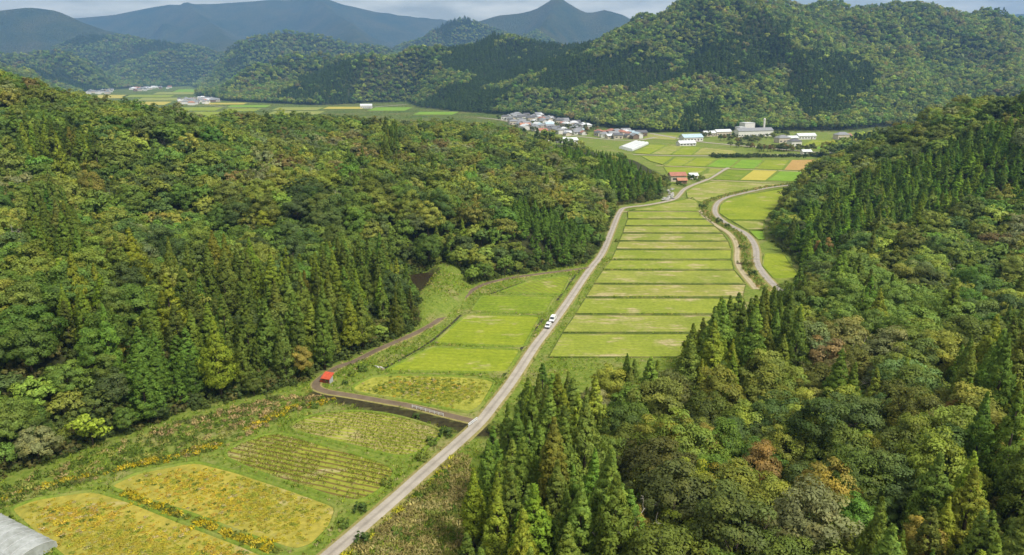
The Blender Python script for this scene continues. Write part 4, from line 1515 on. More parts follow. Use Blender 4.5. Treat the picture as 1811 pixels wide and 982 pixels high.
# scrub along the stream and the hedge-lined river, too dense to count
u = rngG.uniform(0, 1, 900)
cs = np.concatenate([[0], np.cumsum(np.linalg.norm(np.diff(STREAM, axis=0), axis=1))])
x, y = np.interp(u * cs[-1], cs, STREAM[:, 0]) + rngG.normal(size=900) * 1.3, np.interp(u * cs[-1], cs, STREAM[:, 1]) + rngG.normal(size=900) * 1.3
t = mixt(900, [DGR, (0.12, 0.16, 0.03), (0.22, 0.20, 0.06), BRN], (0.3, 0.3, 0.25, 0.15), rngG)
t = t * 1.4
put('undergrowth', PAMPAS, x, y, rngG.uniform(0.35, 0.95, 900), t, 'reeds and scrub filling the stream beside the lane', 'weeds', rngG)
# ------------------------------------------------------------------ trees that stand out one by one
def hit(px, py, off):
    """first point along a pixel's ray that meets the ground raised by off metres"""
    dx, dy, dz = [float(v) for v in ray(px, py)]
    Y = np.concatenate([np.linspace(45, 700, 1300), np.linspace(702, 9000, 2400)])
    t = Y / dy
    X, Z = t * dx, CAMZ + t * dz
    k = np.nonzero(Z <= height(X, Y) + off)[0]
    i = k[0] if len(k) else len(Y) - 1
    return float(X[i]), float(Y[i]), float(height(X[i:i + 1], Y[i:i + 1])[0])


def bare_tree(rng, H):
    m = MB()

    def branch(p, d, L, r, depth):
        n = 3
        pts = [p]
        q = p
        dd = d
        for _ in range(n):
            dd = unit(dd + rng.normal(size=3) * 0.16 + np.array([0, 0, 0.05]))
            q = q + dd * L / n
            pts.append(q)
        m.tube(pts, [r, r * 0.8, r * 0.62, r * 0.4], 5 if depth < 2 else 3, 0, False)
        if depth >= 3:
            return
        for _ in range(4 if depth else 6):
            t = rng.uniform(0.35, 1.0)
            s = pts[0] + (pts[-1] - pts[0]) * t
            an = rng.uniform(0, 6.28)
            side = unit(np.cross(dd, np.array([math.cos(an), math.sin(an), 0.2])))
            branch(s, unit(dd * 0.6 + side * 0.9 + np.array([0, 0, 0.25])), L * rng.uniform(0.4, 0.62), r * 0.5, depth + 1)
    branch(np.array([0, 0, -0.5]), np.array([0, 0, 1.0]), H * 0.7, 0.2, 0)
    return m.mesh('bare_tree', [M_DEAD])


BARE = [bare_tree(rng0, 11.0) for _ in range(4)]
for q, (px, py, wh) in enumerate([(150, 505, 'in the wood above the pale-leaved tree'), (205, 352, 'high on the left wooded slope'), (312, 400, 'among olive crowns left of the cedar stand'), (440, 405, 'above the tall cedar stand'),
                       (575, 350, 'on the slope above the pond wood'), (590, 480, 'in the gap inside the cedar stand'), (235, 195, 'on the skyline of the left ridge'), (255, 205, 'just below the skyline of the left ridge'),
                       (110, 380, 'behind the small dark cedar group'), (20, 420, 'at the left edge of the wooded slope'), (300, 250, 'on the upper left ridge'), (520, 330, 'halfway up the left ridge'), (845, 300, 'on the far part of the left ridge'),
                       (1665, 480, 'in the hollow of the right hill'), (1262, 920, 'in the brownish wood near the camera'), (1705, 752, 'between bright yellow trees on the lower right'), (1635, 805, 'beside the yellow tree on the lower right'),
                       (1100, 935, 'beside the dense cedar clump'), (1500, 610, 'above the rounded bright trees'), (1560, 700, 'among the mixed wood right of centre')]):
    x, y, z = hit(px, py, 6.5)
    o = link('bare_tree', BARE[q % 4])
    o.location = (x, y, z)
    o.rotation_euler = (0, 0, q * 1.7)
    sc_ = 0.8 + 0.25 * ((q * 7) % 5) / 4
    o.scale = (sc_ * 1.1, sc_ * 1.1, sc_ * 1.05)
    tag(o, f'leafless grey bare tree {wh}', 'tree', 'bare grey trees in the woods')

GOLDS = [(0.36, 0.37, 0.06), (0.34, 0.29, 0.06), (0.27, 0.19, 0.06), (0.26, 0.30, 0.03)]
GNAME = ['pale yellow', 'golden yellow', 'orange-brown', 'yellow-green']
for q, (px, py, k, sc_, wh) in enumerate([
        (225, 350, 0, 0.8, 'on the slope behind the small cedar group'), (130, 345, 3, 1.0, 'high on the left wooded slope'), (190, 490, 3, 0.9, 'beside the big bare tree on the left'), (197, 610, 0, 0.6, 'in the dark wood above the pale-leaved tree'),
        (530, 632, 1, 0.8, 'at the foot of the cedar stand'), (385, 455, 0, 0.6, 'above the tall cedar stand'), (470, 400, 3, 0.9, 'on the slope right of the bare trees'), (640, 395, 3, 0.8, 'in the middle of the wooded spur'),
        (90, 330, 3, 0.9, 'near the left edge of the slope'), (1552, 800, 0, 0.8, 'between two cedars on the lower right'), (1675, 815, 0, 0.9, 'leaning beside a bare tree on the lower right'),
        (1645, 765, 3, 0.8, 'in the mixed wood on the lower right'), (1640, 950, 1, 0.7, 'behind the bright cedars at the bottom corner'), (1790, 822, 1, 0.8, 'at the right picture edge among cedars'), (1255, 785, 1, 0.8, 'in the brownish wood right of the cedar clump'),
        (1340, 830, 2, 0.9, 'in the middle of the brownish wood'), (1470, 880, 1, 1.0, 'with drooping twigs near the camera'), (1695, 728, 2, 0.7, 'in the hollow right of the mixed wood'), (1115, 925, 1, 0.8, 'at the foot of the cedar clump'),
        (1455, 442, 2, 0.9, 'on the spur beside the bending lane'), (1330, 660, 0, 0.7, 'below the terraced fields'), (1480, 570, 0, 0.6, 'among the rounded bright trees'), (915, 290, 3, 0.8, 'on the far end of the left ridge'), (950, 300, 3, 0.8, 'beside the cedar promontory'),
        (1210, 855, 3, 0.9, 'with pale leaves in the brownish wood')]):
    x, y, z = hit(px, py, 6.0)
    root = empty('autumn_tree', (x, y, z), q * 1.3)
    root.scale = (sc_, sc_, sc_ * 1.12)
    cm, tm = BROAD[q % 7]
    cr = link('crown', cm, root)
    cr['tint'] = list(GOLDS[k])
    link('trunk', tm, root)
    tag(root, f'{GNAME[k]} autumn tree {wh}', 'tree', 'trees turning yellow in the woods')

# the pale layered tree on the bank
x, y, z = hit(165, 790, 0.2)
root = empty('pale_leaved_tree', (x, y, z), 0.4)
V_, va_, wa_, sn_ = [], [], [], []
for k in range(16):
    an, rr_, zz = rng0.uniform(0, 6.28), rng0.uniform(0.4, 3.2), 3.2 + (k % 5) * 0.95
    V, va, wa, sn = crown_broad(rng0, rng0.uniform(1.0, 1.5), 0.32, zz, 16, 16, 0.22)
    V_.append(V + [math.cos(an) * rr_, math.sin(an) * rr_, 0]); va_.append(va); wa_.append(wa * 0.3); sn_.append(sn)
cr = link('crown', leaf_mesh('crown', np.concatenate(V_), np.concatenate(va_), np.concatenate(wa_), np.concatenate(sn_), M_LEAF), root)
cr['tint'] = [0.36, 0.46, 0.05]
link('trunk', trunk_broad(rng0, 6, 0.14, 3.0, 2.5, 5.0).mesh('trunk', [M_BARK], True), root)
tag(root, 'pale yellow-green tree with flat layered foliage at the wood edge', 'tree')
for q, (px, py, sc_, tn, nm) in enumerate([(225, 765, 0.55, (0.13, 0.21, 0.035), 'fresh green bushy tree right of the pale layered tree'), (70, 800, 0.75, (0.10, 0.16, 0.03), 'rounded green bushy tree at the left end of the bank'),
                                         (280, 745, 0.5, (0.07, 0.11, 0.03), 'dark bushy tree on the bank below the bright cedars'), (450, 700, 0.5, (0.12, 0.16, 0.03), 'olive bushy tree near the start of the farm track')]):
    x, y, z = hit(px, py, 0.2)
    r_ = empty('bushy_tree', (x, y, z), q)
    r_.scale = (sc_ * 1.1, sc_ * 1.1, sc_)
    cr = link('crown', BROAD[q][0], r_)
    cr['tint'] = list(tn)
    link('trunk', BROAD[q][1], r_)
    tag(r_, nm, 'tree')

# shrubs that stand alone
BUSH = []
for k in range(3):
    V, va, wa, sn = crown_broad(rng0, 1.0, 0.8, 0.7, 26, 40, 0.10)
    BUSH.append(leaf_mesh('shrub', V, va, wa, sn, M_LEAF))
BUSHC = proto_set('bush_mass', BUSH)
for q, (px, py, sz, wh) in enumerate([(787, 772, 1.5, 'dark shrub beside the lower end of the creek'), (762, 785, 1.2, 'leafy shrub on the bank left of the road'), (745, 812, 1.3, 'green shrub on the road bank beside the straw rows'),
                                      (735, 740, 0.9, 'shrub hanging over the middle of the creek'), (1241, 368, 2.0, 'round dark shrub at the top of the stream'), (1270, 394, 2.0, 'dark shrub in the stream bend'), (1286, 402, 1.5, 'small shrub in the stream bend'),
                                      (1312, 440, 1.6, 'shrub between path and lane'), (1320, 470, 1.8, 'shrub beside the wooden footbridge'), (1330, 488, 1.8, 'shrub where the stream meets the wood'), (640, 655, 1.4, 'leafy shrub right of the red shed'),
                                      (622, 664, 1.1, 'low shrub behind the red shed'), (610, 680, 0.8, 'low shrub between track and red shed'), (555, 720, 1.0, 'shrub at the head of the creek'), (682, 858, 1.2, 'green shrub on the road bank near the bare rows'),
                                      (636, 905, 1.2, 'green shrub on the road bank by the yellow field'), (606, 930, 1.0, 'low shrub on the road bank by the yellow field'), (872, 764, 1.5, 'shrub at the road edge beside the cedars'),
                                      (640, 960, 1.3, 'green shrub in the brown weed patch'), (700, 945, 1.0, 'bright shrub in the middle of the brown weed patch'), (1091, 428, 1.2, 'yellowish shrub at the road edge under the wood'),
                                      (1222, 318, 3.0, 'dark garden tree beside the red-roofed farmhouse'), (1232, 321, 2.2, 'round garden shrub beside the road at the farmhouse'), (1240, 317, 2.4, 'garden shrub at the farmhouse gate'), (1200, 328, 2.0, 'pale garden shrub in front of the farmhouse'), (1208, 330, 1.8, 'low garden shrub in front of the farmhouse')]):
    P = G(px, py)
    o = link('shrub', BUSH[q % 3])
    o.location = (P[0], P[1], float(height(P[0:1], P[1:2])[0]) - 0.1)
    o.rotation_euler = (0, 0, q * 2.1)
    o.scale = (sz, sz, sz * 0.9)
    o['tint'] = [[0.07, 0.12, 0.025], [0.12, 0.19, 0.03], [0.16, 0.21, 0.035]][q % 3 if 'dark' not in wh else 0]
    tag(o, wh, 'shrub')

# undergrowth at the edge of the woods
x, y = jitter_grid(-260, 120, 60, 460, 2.2, rngG)
fd = floor_dist(x, y)
k = (fd > 0.6) & (fd < 10) & ~in_poly(x, y, POND) & visible(x, y, floor_z(y) + 3, 8)
x, y, fd = x[k], y[k], fd[k]
dm = np.full(len(x), 99.0)
for P, w in ROADS:
    d, _, _ = dist_line(x, y, P)
    dm = np.minimum(dm, d - w * 0.5)
k = dm > 1.2
x, y, fd = x[k], y[k], fd[k]
t = mixt(len(x), [(0.07, 0.105, 0.024), (0.11, 0.15, 0.028), (0.14, 0.14, 0.04)], (0.45, 0.35, 0.2), rngG)
put('undergrowth', BUSHC, x, y, rngG.uniform(0.9, 2.0, len(x)) * np.clip(0.6 + fd * 0.1, 0.6, 1.4), t, 'bushy undergrowth along the edges of the woods', 'undergrowth', rngG, -0.2)
# bushes under the nearer woods
x, y = jitter_grid(-190, 170, 60, 275, 3.6, rngG)
fd = floor_dist(x, y)
k = (fd > 6) & ~in_poly(x, y, POND) & (np.abs(np.arctan2(x, y)) < math.radians(42))
x, y, fd = x[k], y[k], fd[k]
zb = height(x, y, fd)
k = visible(x, y, zb + 3, 10) & ~hides_valley(x, y, zb, np.full(len(x), 3.0)) & (np.hypot(x, y) > 55)
x, y = x[k], y[k]
t = mixt(len(x), [(0.09, 0.125, 0.026), (0.13, 0.165, 0.03), (0.16, 0.155, 0.045)], (0.45, 0.35, 0.2), rngG)
put('forest_undergrowth', BUSHC, x, y, rngG.uniform(1.6, 3.0, len(x)), t, 'bushes and saplings filling the gaps under the nearer woods', 'undergrowth', rngG, -0.2)
# hedge along the river
x0 = rngG.uniform(0, 1, 170)
hp = chaikin(gp((1262, 277.5), (1310, 278), (1360, 277.5), (1420, 277), (1462, 276)), 1)
x, y = np.interp(x0, np.linspace(0, 1, len(hp)), hp[:, 0]) + rngG.normal(size=170) * 2, np.interp(x0, np.linspace(0, 1, len(hp)), hp[:, 1]) + rngG.normal(size=170) * 4
put('river_scrub', BUSHC, x, y, rngG.uniform(1.0, 2.6, 170), mixt(170, [(0.05, 0.08, 0.025), (0.09, 0.12, 0.03)], (0.6, 0.4), rngG), 'dark scrub along the river beyond the square fields', 'scrub', rngG, -0.2)
# trees round the school and the village
q_ = []
for x0_, x1_, y0_, y1_, n in ((1240, 1262, 238, 246, 12), (1270, 1300, 244, 251, 16), (1300, 1345, 246, 254, 34), (1345, 1370, 240, 248, 16), (1370, 1395, 238, 242, 14), (880, 1045, 203, 225, 60), (1010, 1060, 226, 236, 26),
                              (900, 1040, 222, 240, 40), (1290, 1330, 258, 262, 16), (1330, 1440, 263, 269, 50), (150, 300, 150, 156, 40), (345, 400, 168, 176, 50), (1370, 1412, 262, 268, 12)):
    q_.append(np.stack([rngG.uniform(x0_, x1_, n), rngG.uniform(y0_, y1_, n)], -1))
q_ = np.concatenate(q_)
P = G(q_[:, 0], q_[:, 1])
n = len(P)
put('village_trees', BROAD_FAR, P[:, 0], P[:, 1], rngG.uniform(0.35, 0.75, n), mixt(n, [(0.07, 0.10, 0.03), (0.13, 0.15, 0.04), (0.22, 0.16, 0.05), (0.17, 0.20, 0.05)], (0.4, 0.3, 0.12, 0.18), rngG),
    'garden and hedge trees scattered among the village houses', 'trees', rngG, 0.0, 5)

# ------------------------------------------------------------------ houses
M_WALLS = [plain('plaster_white', (0.62, 0.60, 0.56), 0.85, 0.2, 0.08, 0.6), plain('plaster_cream', (0.52, 0.45, 0.36), 0.85, 0.2, 0.1, 0.6), plain('timber_brown', (0.20, 0.14, 0.10), 0.85, 0.2, 0.2, 1.0)]


def roof_mat(name, c, sp=0.32, spec=0.4, rough=0.5):
    b = NB(name)
    tc = b.n('TexCoord').outputs['Object']
    sx = b.n('SeparateXYZ')
    b.l(tc, sx.inputs[0])
    w = b.math('ABSOLUTE', b.math('SINE', b.math('MULTIPLY', sx.outputs['X'], math.pi / sp)))
    n = b.noise(tc, 0.8, 6, 0.7)
    col = b.ramp(n, [(0.3, tuple(v * 0.72 for v in c)), (0.7, tuple(v * 1.2 for v in c))])
    col = b.mix(0.35, col, b.ramp(w, [(0.0, 0.6), (0.4, 1.1)]), 'MULTIPLY')
    return b.out(col, rough, spec, w, 0.5, 0.05)


M_ROOFS = {'grey': roof_mat('roof_tile_grey', (0.22, 0.225, 0.24)), 'dark': roof_mat('roof_tile_dark', (0.10, 0.10, 0.11)), 'red': roof_mat('roof_tile_red', (0.36, 0.15, 0.10)),
           'white': roof_mat('roof_sheet_white', (0.60, 0.62, 0.64), 0.6), 'blue': roof_mat('roof_sheet_blue', (0.38, 0.50, 0.56), 0.6), 'orange': roof_mat('roof_tile_orange', (0.42, 0.19, 0.11))}
M_GLASS = plain('window_glass', (0.05, 0.06, 0.07), 0.15, 0.6, 0.2, 1.0)
M_DOOR = plain('door_wood', (0.13, 0.09, 0.06), 0.7, 0.3, 0.2, 2.0)
_house_cache = {}


def house_parts(L, D, h, kind, rcol, wk, detail):
    key = (L, D, h, kind, rcol, wk, detail)
    if key in _house_cache:
        return _house_cache[key]
    parts = []
    w = MB()
    x, y = L / 2, D / 2
    rise = D * 0.28
    if kind == 'flat':
        w.box((0, 0, h / 2 - 0.3), (L, D, h + 0.6))
    else:
        w.add([(-x, -y, -0.6), (x, -y, -0.6), (x, y, -0.6), (-x, y, -0.6), (-x, -y, h), (x, -y, h), (x, y, h), (-x, y, h), (-x, 0, h + rise * 0.94), (x, 0, h + rise * 0.94)],
              [(0, 1, 5, 4), (1, 2, 6, 9, 5), (2, 3, 7, 6), (3, 0, 4, 8, 7)]) if kind == 'gable' else w.box((0, 0, h / 2 - 0.3), (L, D, h + 0.6))
    parts.append(('wall', w.mesh('wall', [M_WALLS[wk]])))
    r = MB()
    e, t = 0.6, 0.22
    if kind == 'flat':
        r.box((0, 0, h + 0.5), (L + 0.4, D + 0.4, 0.4))
    elif kind == 'gable':
        for s in (-1, 1):
            q = rise * e / y
            A = [(-x - e, s * (y + e), h - q), (x + e, s * (y + e), h - q), (x + e, 0, h + rise), (-x - e, 0, h + rise)]
            B = [(a, b, c + t) for a, b, c in A]
            r.add(A + B, [(0, 1, 2, 3), (4, 7, 6, 5), (0, 4, 5, 1), (1, 5, 6, 2), (3, 2, 6, 7), (0, 3, 7, 4)])
    else:
        q = 0.1
        rl = max(x - y * 0.9, 0.4)
        A = [(-x - e, -y - e, h + q), (x + e, -y - e, h + q), (x + e, y + e, h + q), (-x - e, y + e, h + q), (-rl, 0, h + rise + q), (rl, 0, h + rise + q)]
        r.add(A, [(0, 1, 5, 4), (1, 2, 5), (2, 3, 4, 5), (3, 0, 4), (3, 2, 1, 0)])
        r.box((0, 0, h + rise + q + 0.05), (rl * 2, 0.4, 0.3))
    parts.append(('roof', r.mesh('roof', [M_ROOFS[rcol]])))
    if detail:
        for s in (-1, 1):
            k = max(2, int(L / 4))
            for j in range(k):
                g = MB()
                g.box((-x + (j + 0.5) * L / k, s * (y + 0.03), min(h * 0.55, 1.9)), (L / k * 0.5, 0.1, min(h * 0.4, 1.3)))
                parts.append(('window', g.mesh('window', [M_GLASS])))
        g = MB()
        g.box((x * 0.0 + L * 0.25, -y - 0.05, 1.0), (1.1, 0.12, 2.0))
        parts.append(('door', g.mesh('door', [M_DOOR])))
    _house_cache[key] = parts
    return parts


def house(name, px, py, rz, L, D, h, kind, rcol, wk, label, group=None, detail=True, cat='house', loc=None):
    P = G(px, py) if loc is None else loc
    z = float(height(np.array([P[0]]), np.array([P[1]]))[0])
    root = empty(name, (float(P[0]), float(P[1]), z), rz)
    for nm, me in house_parts(L, D, h, kind, rcol, wk, detail):
        link(nm, me, root)
    return tag(root, label, cat, group)


rngH = np.random.default_rng(77)
SIZES = [(11, 8, 4.4), (13, 8.5, 5.2), (9, 7, 3.4), (15, 9, 5.0)]
CN = {'grey': 'grey-tiled', 'dark': 'dark-roofed', 'red': 'red-tiled', 'white': 'white-roofed', 'blue': 'pale blue-roofed', 'orange': 'orange-roofed'}


def hamlet(poly, n, mind, where, detail, probs, sizes=(0, 1, 2, 3), scale=1.0):
    P = G([p[0] for p in poly], [p[1] for p in poly])
    done = []
    cols = list(probs)
    pr = np.array([probs[c] for c in cols], float)
    pr /= pr.sum()
    tries = 0
    while len(done) < n and tries < 6000:
        tries += 1
        x, y = rngH.uniform(P[:, 0].min(), P[:, 0].max()), rngH.uniform(P[:, 1].min(), P[:, 1].max())
        if not in_poly(np.array([x]), np.array([y]), P)[0] or floor_dist(np.array([x]), np.array([y]))[0] > -8:
            continue
        if any((x - a) ** 2 + (y - b) ** 2 < mind * mind for a, b in done):
            continue
        done.append((x, y))
        L, D, h = SIZES[int(rngH.choice(sizes))]
        c = cols[int(rngH.choice(len(cols), p=pr))]
        wk = int(rngH.choice(3, p=[0.6, 0.3, 0.1]))
        kind = ['gable', 'hip'][int(rngH.integers(0, 2))]
        px, py = project(x, y, floor_z(y))
        ys_ = sorted(p[1] for p in poly)
        band = 'near side' if py > ys_[0] + 0.62 * (ys_[-1] - ys_[0]) else ('far side' if py < ys_[0] + 0.38 * (ys_[-1] - ys_[0]) else 'middle')
        size = {9: 'small', 11: 'medium', 13: 'large', 15: 'long'}[L]
        o = house('house', 0, 0, float(rngH.choice([0.35, 0.35 + math.pi / 2]) + rngH.normal() * 0.1), L, D, h, kind, c, wk,
                  f'{size} {CN[c]} {["white", "cream", "brown"][wk]} house on the {band} of {where}', f'houses of {where}', detail, 'house', (x, y))
        if scale != 1.0:
            o.scale = (scale, scale, scale)


GREY = {'grey': 5, 'dark': 2.4, 'white': 1.8, 'red': 0.6, 'orange': 0.3, 'blue': 0.3}
hamlet([(888, 207), (925, 204), (965, 206), (1000, 215), (1042, 228), (1036, 239), (1000, 241), (960, 239), (915, 228)], 88, 10.0, 'the main village', True, GREY)
hamlet([(1056, 238), (1075, 235), (1110, 236), (1134, 241), (1130, 246), (1095, 246), (1060, 244)], 22, 11, 'the hamlet by the plastic tunnels', True, {'grey': 3, 'dark': 2, 'white': 3, 'red': 1, 'blue': 1})
hamlet([(130, 162), (175, 158), (200, 160), (195, 166), (145, 168)], 22, 22, 'the plain-end hamlet', False, GREY, (1, 3), 1.3)
hamlet([(215, 158), (290, 152), (318, 152), (300, 157), (240, 162)], 30, 22, 'the round-hill hamlet', False, {'grey': 3, 'red': 2, 'dark': 2, 'white': 2}, (1, 3), 1.3)
hamlet([(312, 178), (350, 175), (392, 176), (385, 183), (340, 186), (318, 184)], 34, 16, 'the mid-plain hamlet', False, GREY, (1, 3), 1.15)

# buildings round the school
house('school', 1332, 241, 0.30, 52, 11, 7.5, 'gable', 'grey', 0, 'long white school building with a grey roof among trees', None, True, 'school')
house('school_hall', 1320, 238, 0.30, 15, 13, 15.0, 'flat', 'white', 0, 'tall white flat-roofed block behind the long school', None, False, 'building')
house('school_annex', 1309, 240, 0.30, 10, 11, 10.5, 'flat', 'white', 0, 'lower white block stepping up to the tall white block', None, False, 'building')
P = G(1350, 237)
tw = empty('water_tower', (float(P[0]), float(P[1]), float(floor_z(P[1]))))
mb = MB(); mb.tube([(0, 0, 0), (0, 0, 19)], [1.5, 1.3], 10); mb.obj('shaft', [M_WALLS[0]], tw)
mb = MB(); mb.tube([(0, 0, 19), (0, 0, 19.5), (0, 0, 21)], [1.8, 1.6, 0.2], 10); mb.obj('cap', [M_WALLS[0]], tw)
tag(tw, 'slender white tower behind the long school building', 'tower')
for a in ((1222, 249, 0.3, 26, 12, 4.5, 'gable', 'blue', 0, 'long pale blue roofed warehouse left of the school'), (1213, 257.5, 0.3, 20, 9, 3.0, 'gable', 'white', 0, 'low white shed in the dry field'),
          (1277, 240, 0.3, 22, 9, 5.5, 'gable', 'white', 1, 'beige building with white roof left of the school'), (1253, 241, 0.3, 16, 8, 4.5, 'gable', 'white', 1, 'small beige building behind the warehouse trees'),
          (1383, 252, 0.25, 15, 11, 5.5, 'hip', 'grey', 1, 'cream farmhouse with hipped grey roof beside the school trees'), (1398, 250, 0.3, 16, 7, 4.5, 'gable', 'white', 0, 'white-roofed shed beside the cream farmhouse'),
          (1404, 258, 0.25, 13, 10, 5.2, 'hip', 'dark', 0, 'white farmhouse with dark hipped roof near the river road'), (1424, 246, 0.2, 24, 9, 4.5, 'gable', 'white', 0, 'long white shed at the edge of the lime fields'),
          (1488, 246, 0.2, 17, 11, 5.5, 'hip', 'grey', 1, 'lone grey-roofed farmhouse amid the far lime fields'), (1497, 245, 0.2, 9, 8, 4.0, 'gable', 'red', 1, 'small red-roofed shed beside the lone farmhouse'),
          (966, 249, 0.35, 20, 9, 3.8, 'gable', 'white', 0, 'white shed at the near edge of the village'), (993, 252, 0.35, 10, 9, 3.6, 'gable', 'white', 0, 'small white shed right of another at the village edge'),
          (1011, 253, 0.35, 12, 9, 3.8, 'gable', 'white', 0, 'rightmost of the three white sheds at the village edge'), (1425, 273, 0.1, 9, 6, 3.0, 'gable', 'white', 0, 'tiny white hut beside the river road'),
          (648, 191.5, 0.1, 26, 12, 6, 'gable', 'white', 0, 'white shed beside the far road on the plain')):
    house('building' if 'house' not in a[9] else 'farmhouse', *a[:9], a[9], None, True, 'building')
xw, yw, zw = hit(187, 74, 0.0)
hw = house('lodge', 0, 0, 0.1, 30, 10, 5, 'gable', 'white', 1, 'lone white building high on the far mountainside', None, False, 'building', (xw, yw))
house('farmhouse', 1197, 320, 0.12, 11.5, 7, 4.4, 'gable', 'red', 1, 'farmhouse with a broad red tiled roof beside the cedar promontory', None, True)
house('storehouse', 1205, 325, 0.12, 6.5, 4.5, 2.8, 'gable', 'orange', 2, 'low red-roofed storehouse in front of the farmhouse', None, True, 'building')
house('garage', 1225, 316, 0.12, 6, 5, 2.8, 'gable', 'white', 0, 'small white garage right of the red-roofed farmhouse', None, True, 'building')

# plastic tunnels
M_FILM = plain('greenhouse_film', (0.60, 0.62, 0.62), 0.35, 0.5, 0.06, 0.4)
M_PIPE = plain('galvanised_pipe', (0.45, 0.46, 0.47), 0.45, 0.5, 0.1, 3.0)


def tunnel(A, B, w, h, label, ribs, film, name='plastic_tunnel', group=None):
    A, B = np.asarray(A, float), np.asarray(B, float)
    L = np.linalg.norm(B - A)
    root = empty(name, (A[0], A[1], float(floor_z(A[1]))), math.atan2(B[1] - A[1], B[0] - A[0]))
    dz = float(floor_z(B[1]) - floor_z(A[1]))
    an = np.linspace(0, math.pi, 13)
    prof = [(-math.cos(t) * w / 2, h * (0.38 * min(1.0, math.sin(t) * 4) + 0.62 * math.sin(t))) for t in an]
    m = MB()
    n = len(prof)
    V = [(s * L, y, z + s * dz) for s in (0, 1) for y, z in prof]
    m.add(V, [(i, i + 1, n + i + 1, n + i) for i in range(n - 1)] + [tuple(range(n))[::-1], tuple(range(n, 2 * n))])
    m.obj('cover', [film], root, False)
    for k in range(ribs):
        s = k / (ribs - 1)
        r = MB()
        r.tube([(s * L, y * 1.008, z * 1.008 + s * dz + 0.02) for y, z in prof], [0.035] * n, 5)
        r.obj('rib', [M_PIPE], root)
    return tag(root, label, 'greenhouse', group)


for q, (a, b) in enumerate([((1099, 263), (1125, 252.5)), ((1104, 264.5), (1131, 253.5)), ((1109, 266), (1137, 254)), ((1114, 267.5), (1143, 255))]):
    tunnel(gp(a)[0], gp(b)[0], 5.4, 2.8, f'{["leftmost", "second", "third", "rightmost"][q]} of four long white plastic tunnels beside the lime fields', 6, M_FILM, 'plastic_tunnel', 'plastic tunnels by the village')
b = NB('old_greenhouse_film')
nn = b.noise(b.pos(), 0.5, 6, 0.7)
M_OLDFILM = b.out(b.ramp(nn, [(0.3, (0.20, 0.21, 0.19)), (0.55, (0.33, 0.35, 0.34)), (0.75, (0.46, 0.48, 0.48))]), 0.4, 0.4, nn, 0.1, 0.05)
g0, g1 = gp((20, 955))[0], gp((-10, 925))[0]
EDGE = gp((112, 1000), (76, 952), (2, 914))
dvec = unit(EDGE[2] - EDGE[1])
mid = EDGE[1] + np.array([dvec[1], -dvec[0]]) * 0
nrm = np.array([-dvec[1], dvec[0]])
nrm = nrm if nrm[1] < 0 else -nrm
for q in range(2):
    A = EDGE[1] + nrm * (3.4 + 6.6 * q) - dvec * 4.5
    B = A + dvec * 34
    tunnel(A, B, 6.4, 2.0, ['weathered grey plastic greenhouse at the corner beside the yellow field', 'second weathered plastic greenhouse behind the one by the yellow field'][q], 18, M_OLDFILM, 'greenhouse')

# ------------------------------------------------------------------ red shed, cars, railings, stones
M_TIN = roof_mat('rusty_red_tin', (0.50, 0.085, 0.04), 0.22, 0.3, 0.55)
M_BOARD = plain('red_brown_boards', (0.24, 0.075, 0.05), 0.85, 0.2, 0.3, 4)
M_TINW = plain('grey_tin_sheet', (0.33, 0.35, 0.37), 0.5, 0.4, 0.2, 2.5)
P = G(580, 676)
sh = empty('red_shed', (float(P[0]), float(P[1]), float(floor_z(P[1]))), -0.35)
mb = MB()
mb.add([(-1.3, -1.0, -0.2), (1.3, -1.0, -0.2), (1.3, 1.0, -0.2), (-1.3, 1.0, -0.2), (-1.3, -1.0, 1.7), (1.3, -1.0, 1.7), (1.3, 1.0, 2.5), (-1.3, 1.0, 2.5)], [(0, 1, 5, 4), (2, 3, 7, 6), (3, 0, 4, 7)])
mb.obj('wall', [M_BOARD], sh)
mb = MB(); mb.add([(1.3, -1.0, -0.2), (1.3, 1.0, -0.2), (1.3, 1.0, 2.5), (1.3, -1.0, 1.7)], [(0, 1, 2, 3)]); mb.obj('side_sheet', [M_TINW], sh)
mb = MB()
A = [(-1.7, -1.5, 1.55), (1.7, -1.5, 1.55), (1.7, 1.4, 2.72), (-1.7, 1.4, 2.72)]
mb.add(A + [(a, b_, c + 0.08) for a, b_, c in A], [(3, 2, 1, 0), (4, 5, 6, 7), (0, 1, 5, 4), (1, 2, 6, 5), (2, 3, 7, 6), (3, 0, 4, 7)])
mb.obj('roof', [M_TIN], sh)
mb = MB(); mb.box((0.4, -1.03, 0.75), (0.8, 0.06, 1.6)); mb.obj('door', [M_DOOR], sh)
mb = MB(); mb.box((-1.9, -0.6, 0.35), (0.9, 0.8, 0.9), 0, 0.2); mb.obj('lean_to', [M_TIN], sh)
sh.scale = (0.78, 0.78, 0.82)
tag(sh, 'small shed with a bright red tin roof at the bend of the farm track', 'shed')

M_PAINT = plain('white_car_paint', (0.72, 0.73, 0.74), 0.22, 0.6, 0.02, 1.0)
M_TYRE = plain('tyre_rubber', (0.02, 0.02, 0.02), 0.8, 0.2, 0.1, 5)
M_RIM = plain('wheel_rim', (0.4, 0.4, 0.42), 0.35, 0.5, 0.05, 5, 0.6)
M_LAMP = plain('head_lamp', (0.7, 0.7, 0.68), 0.15, 0.6, 0.02, 5)
M_PLASTIC = plain('black_plastic', (0.03, 0.03, 0.032), 0.6, 0.3, 0.1, 4)
M_CARGLASS = plain('car_glass', (0.03, 0.04, 0.05), 0.08, 0.7, 0.1, 2)


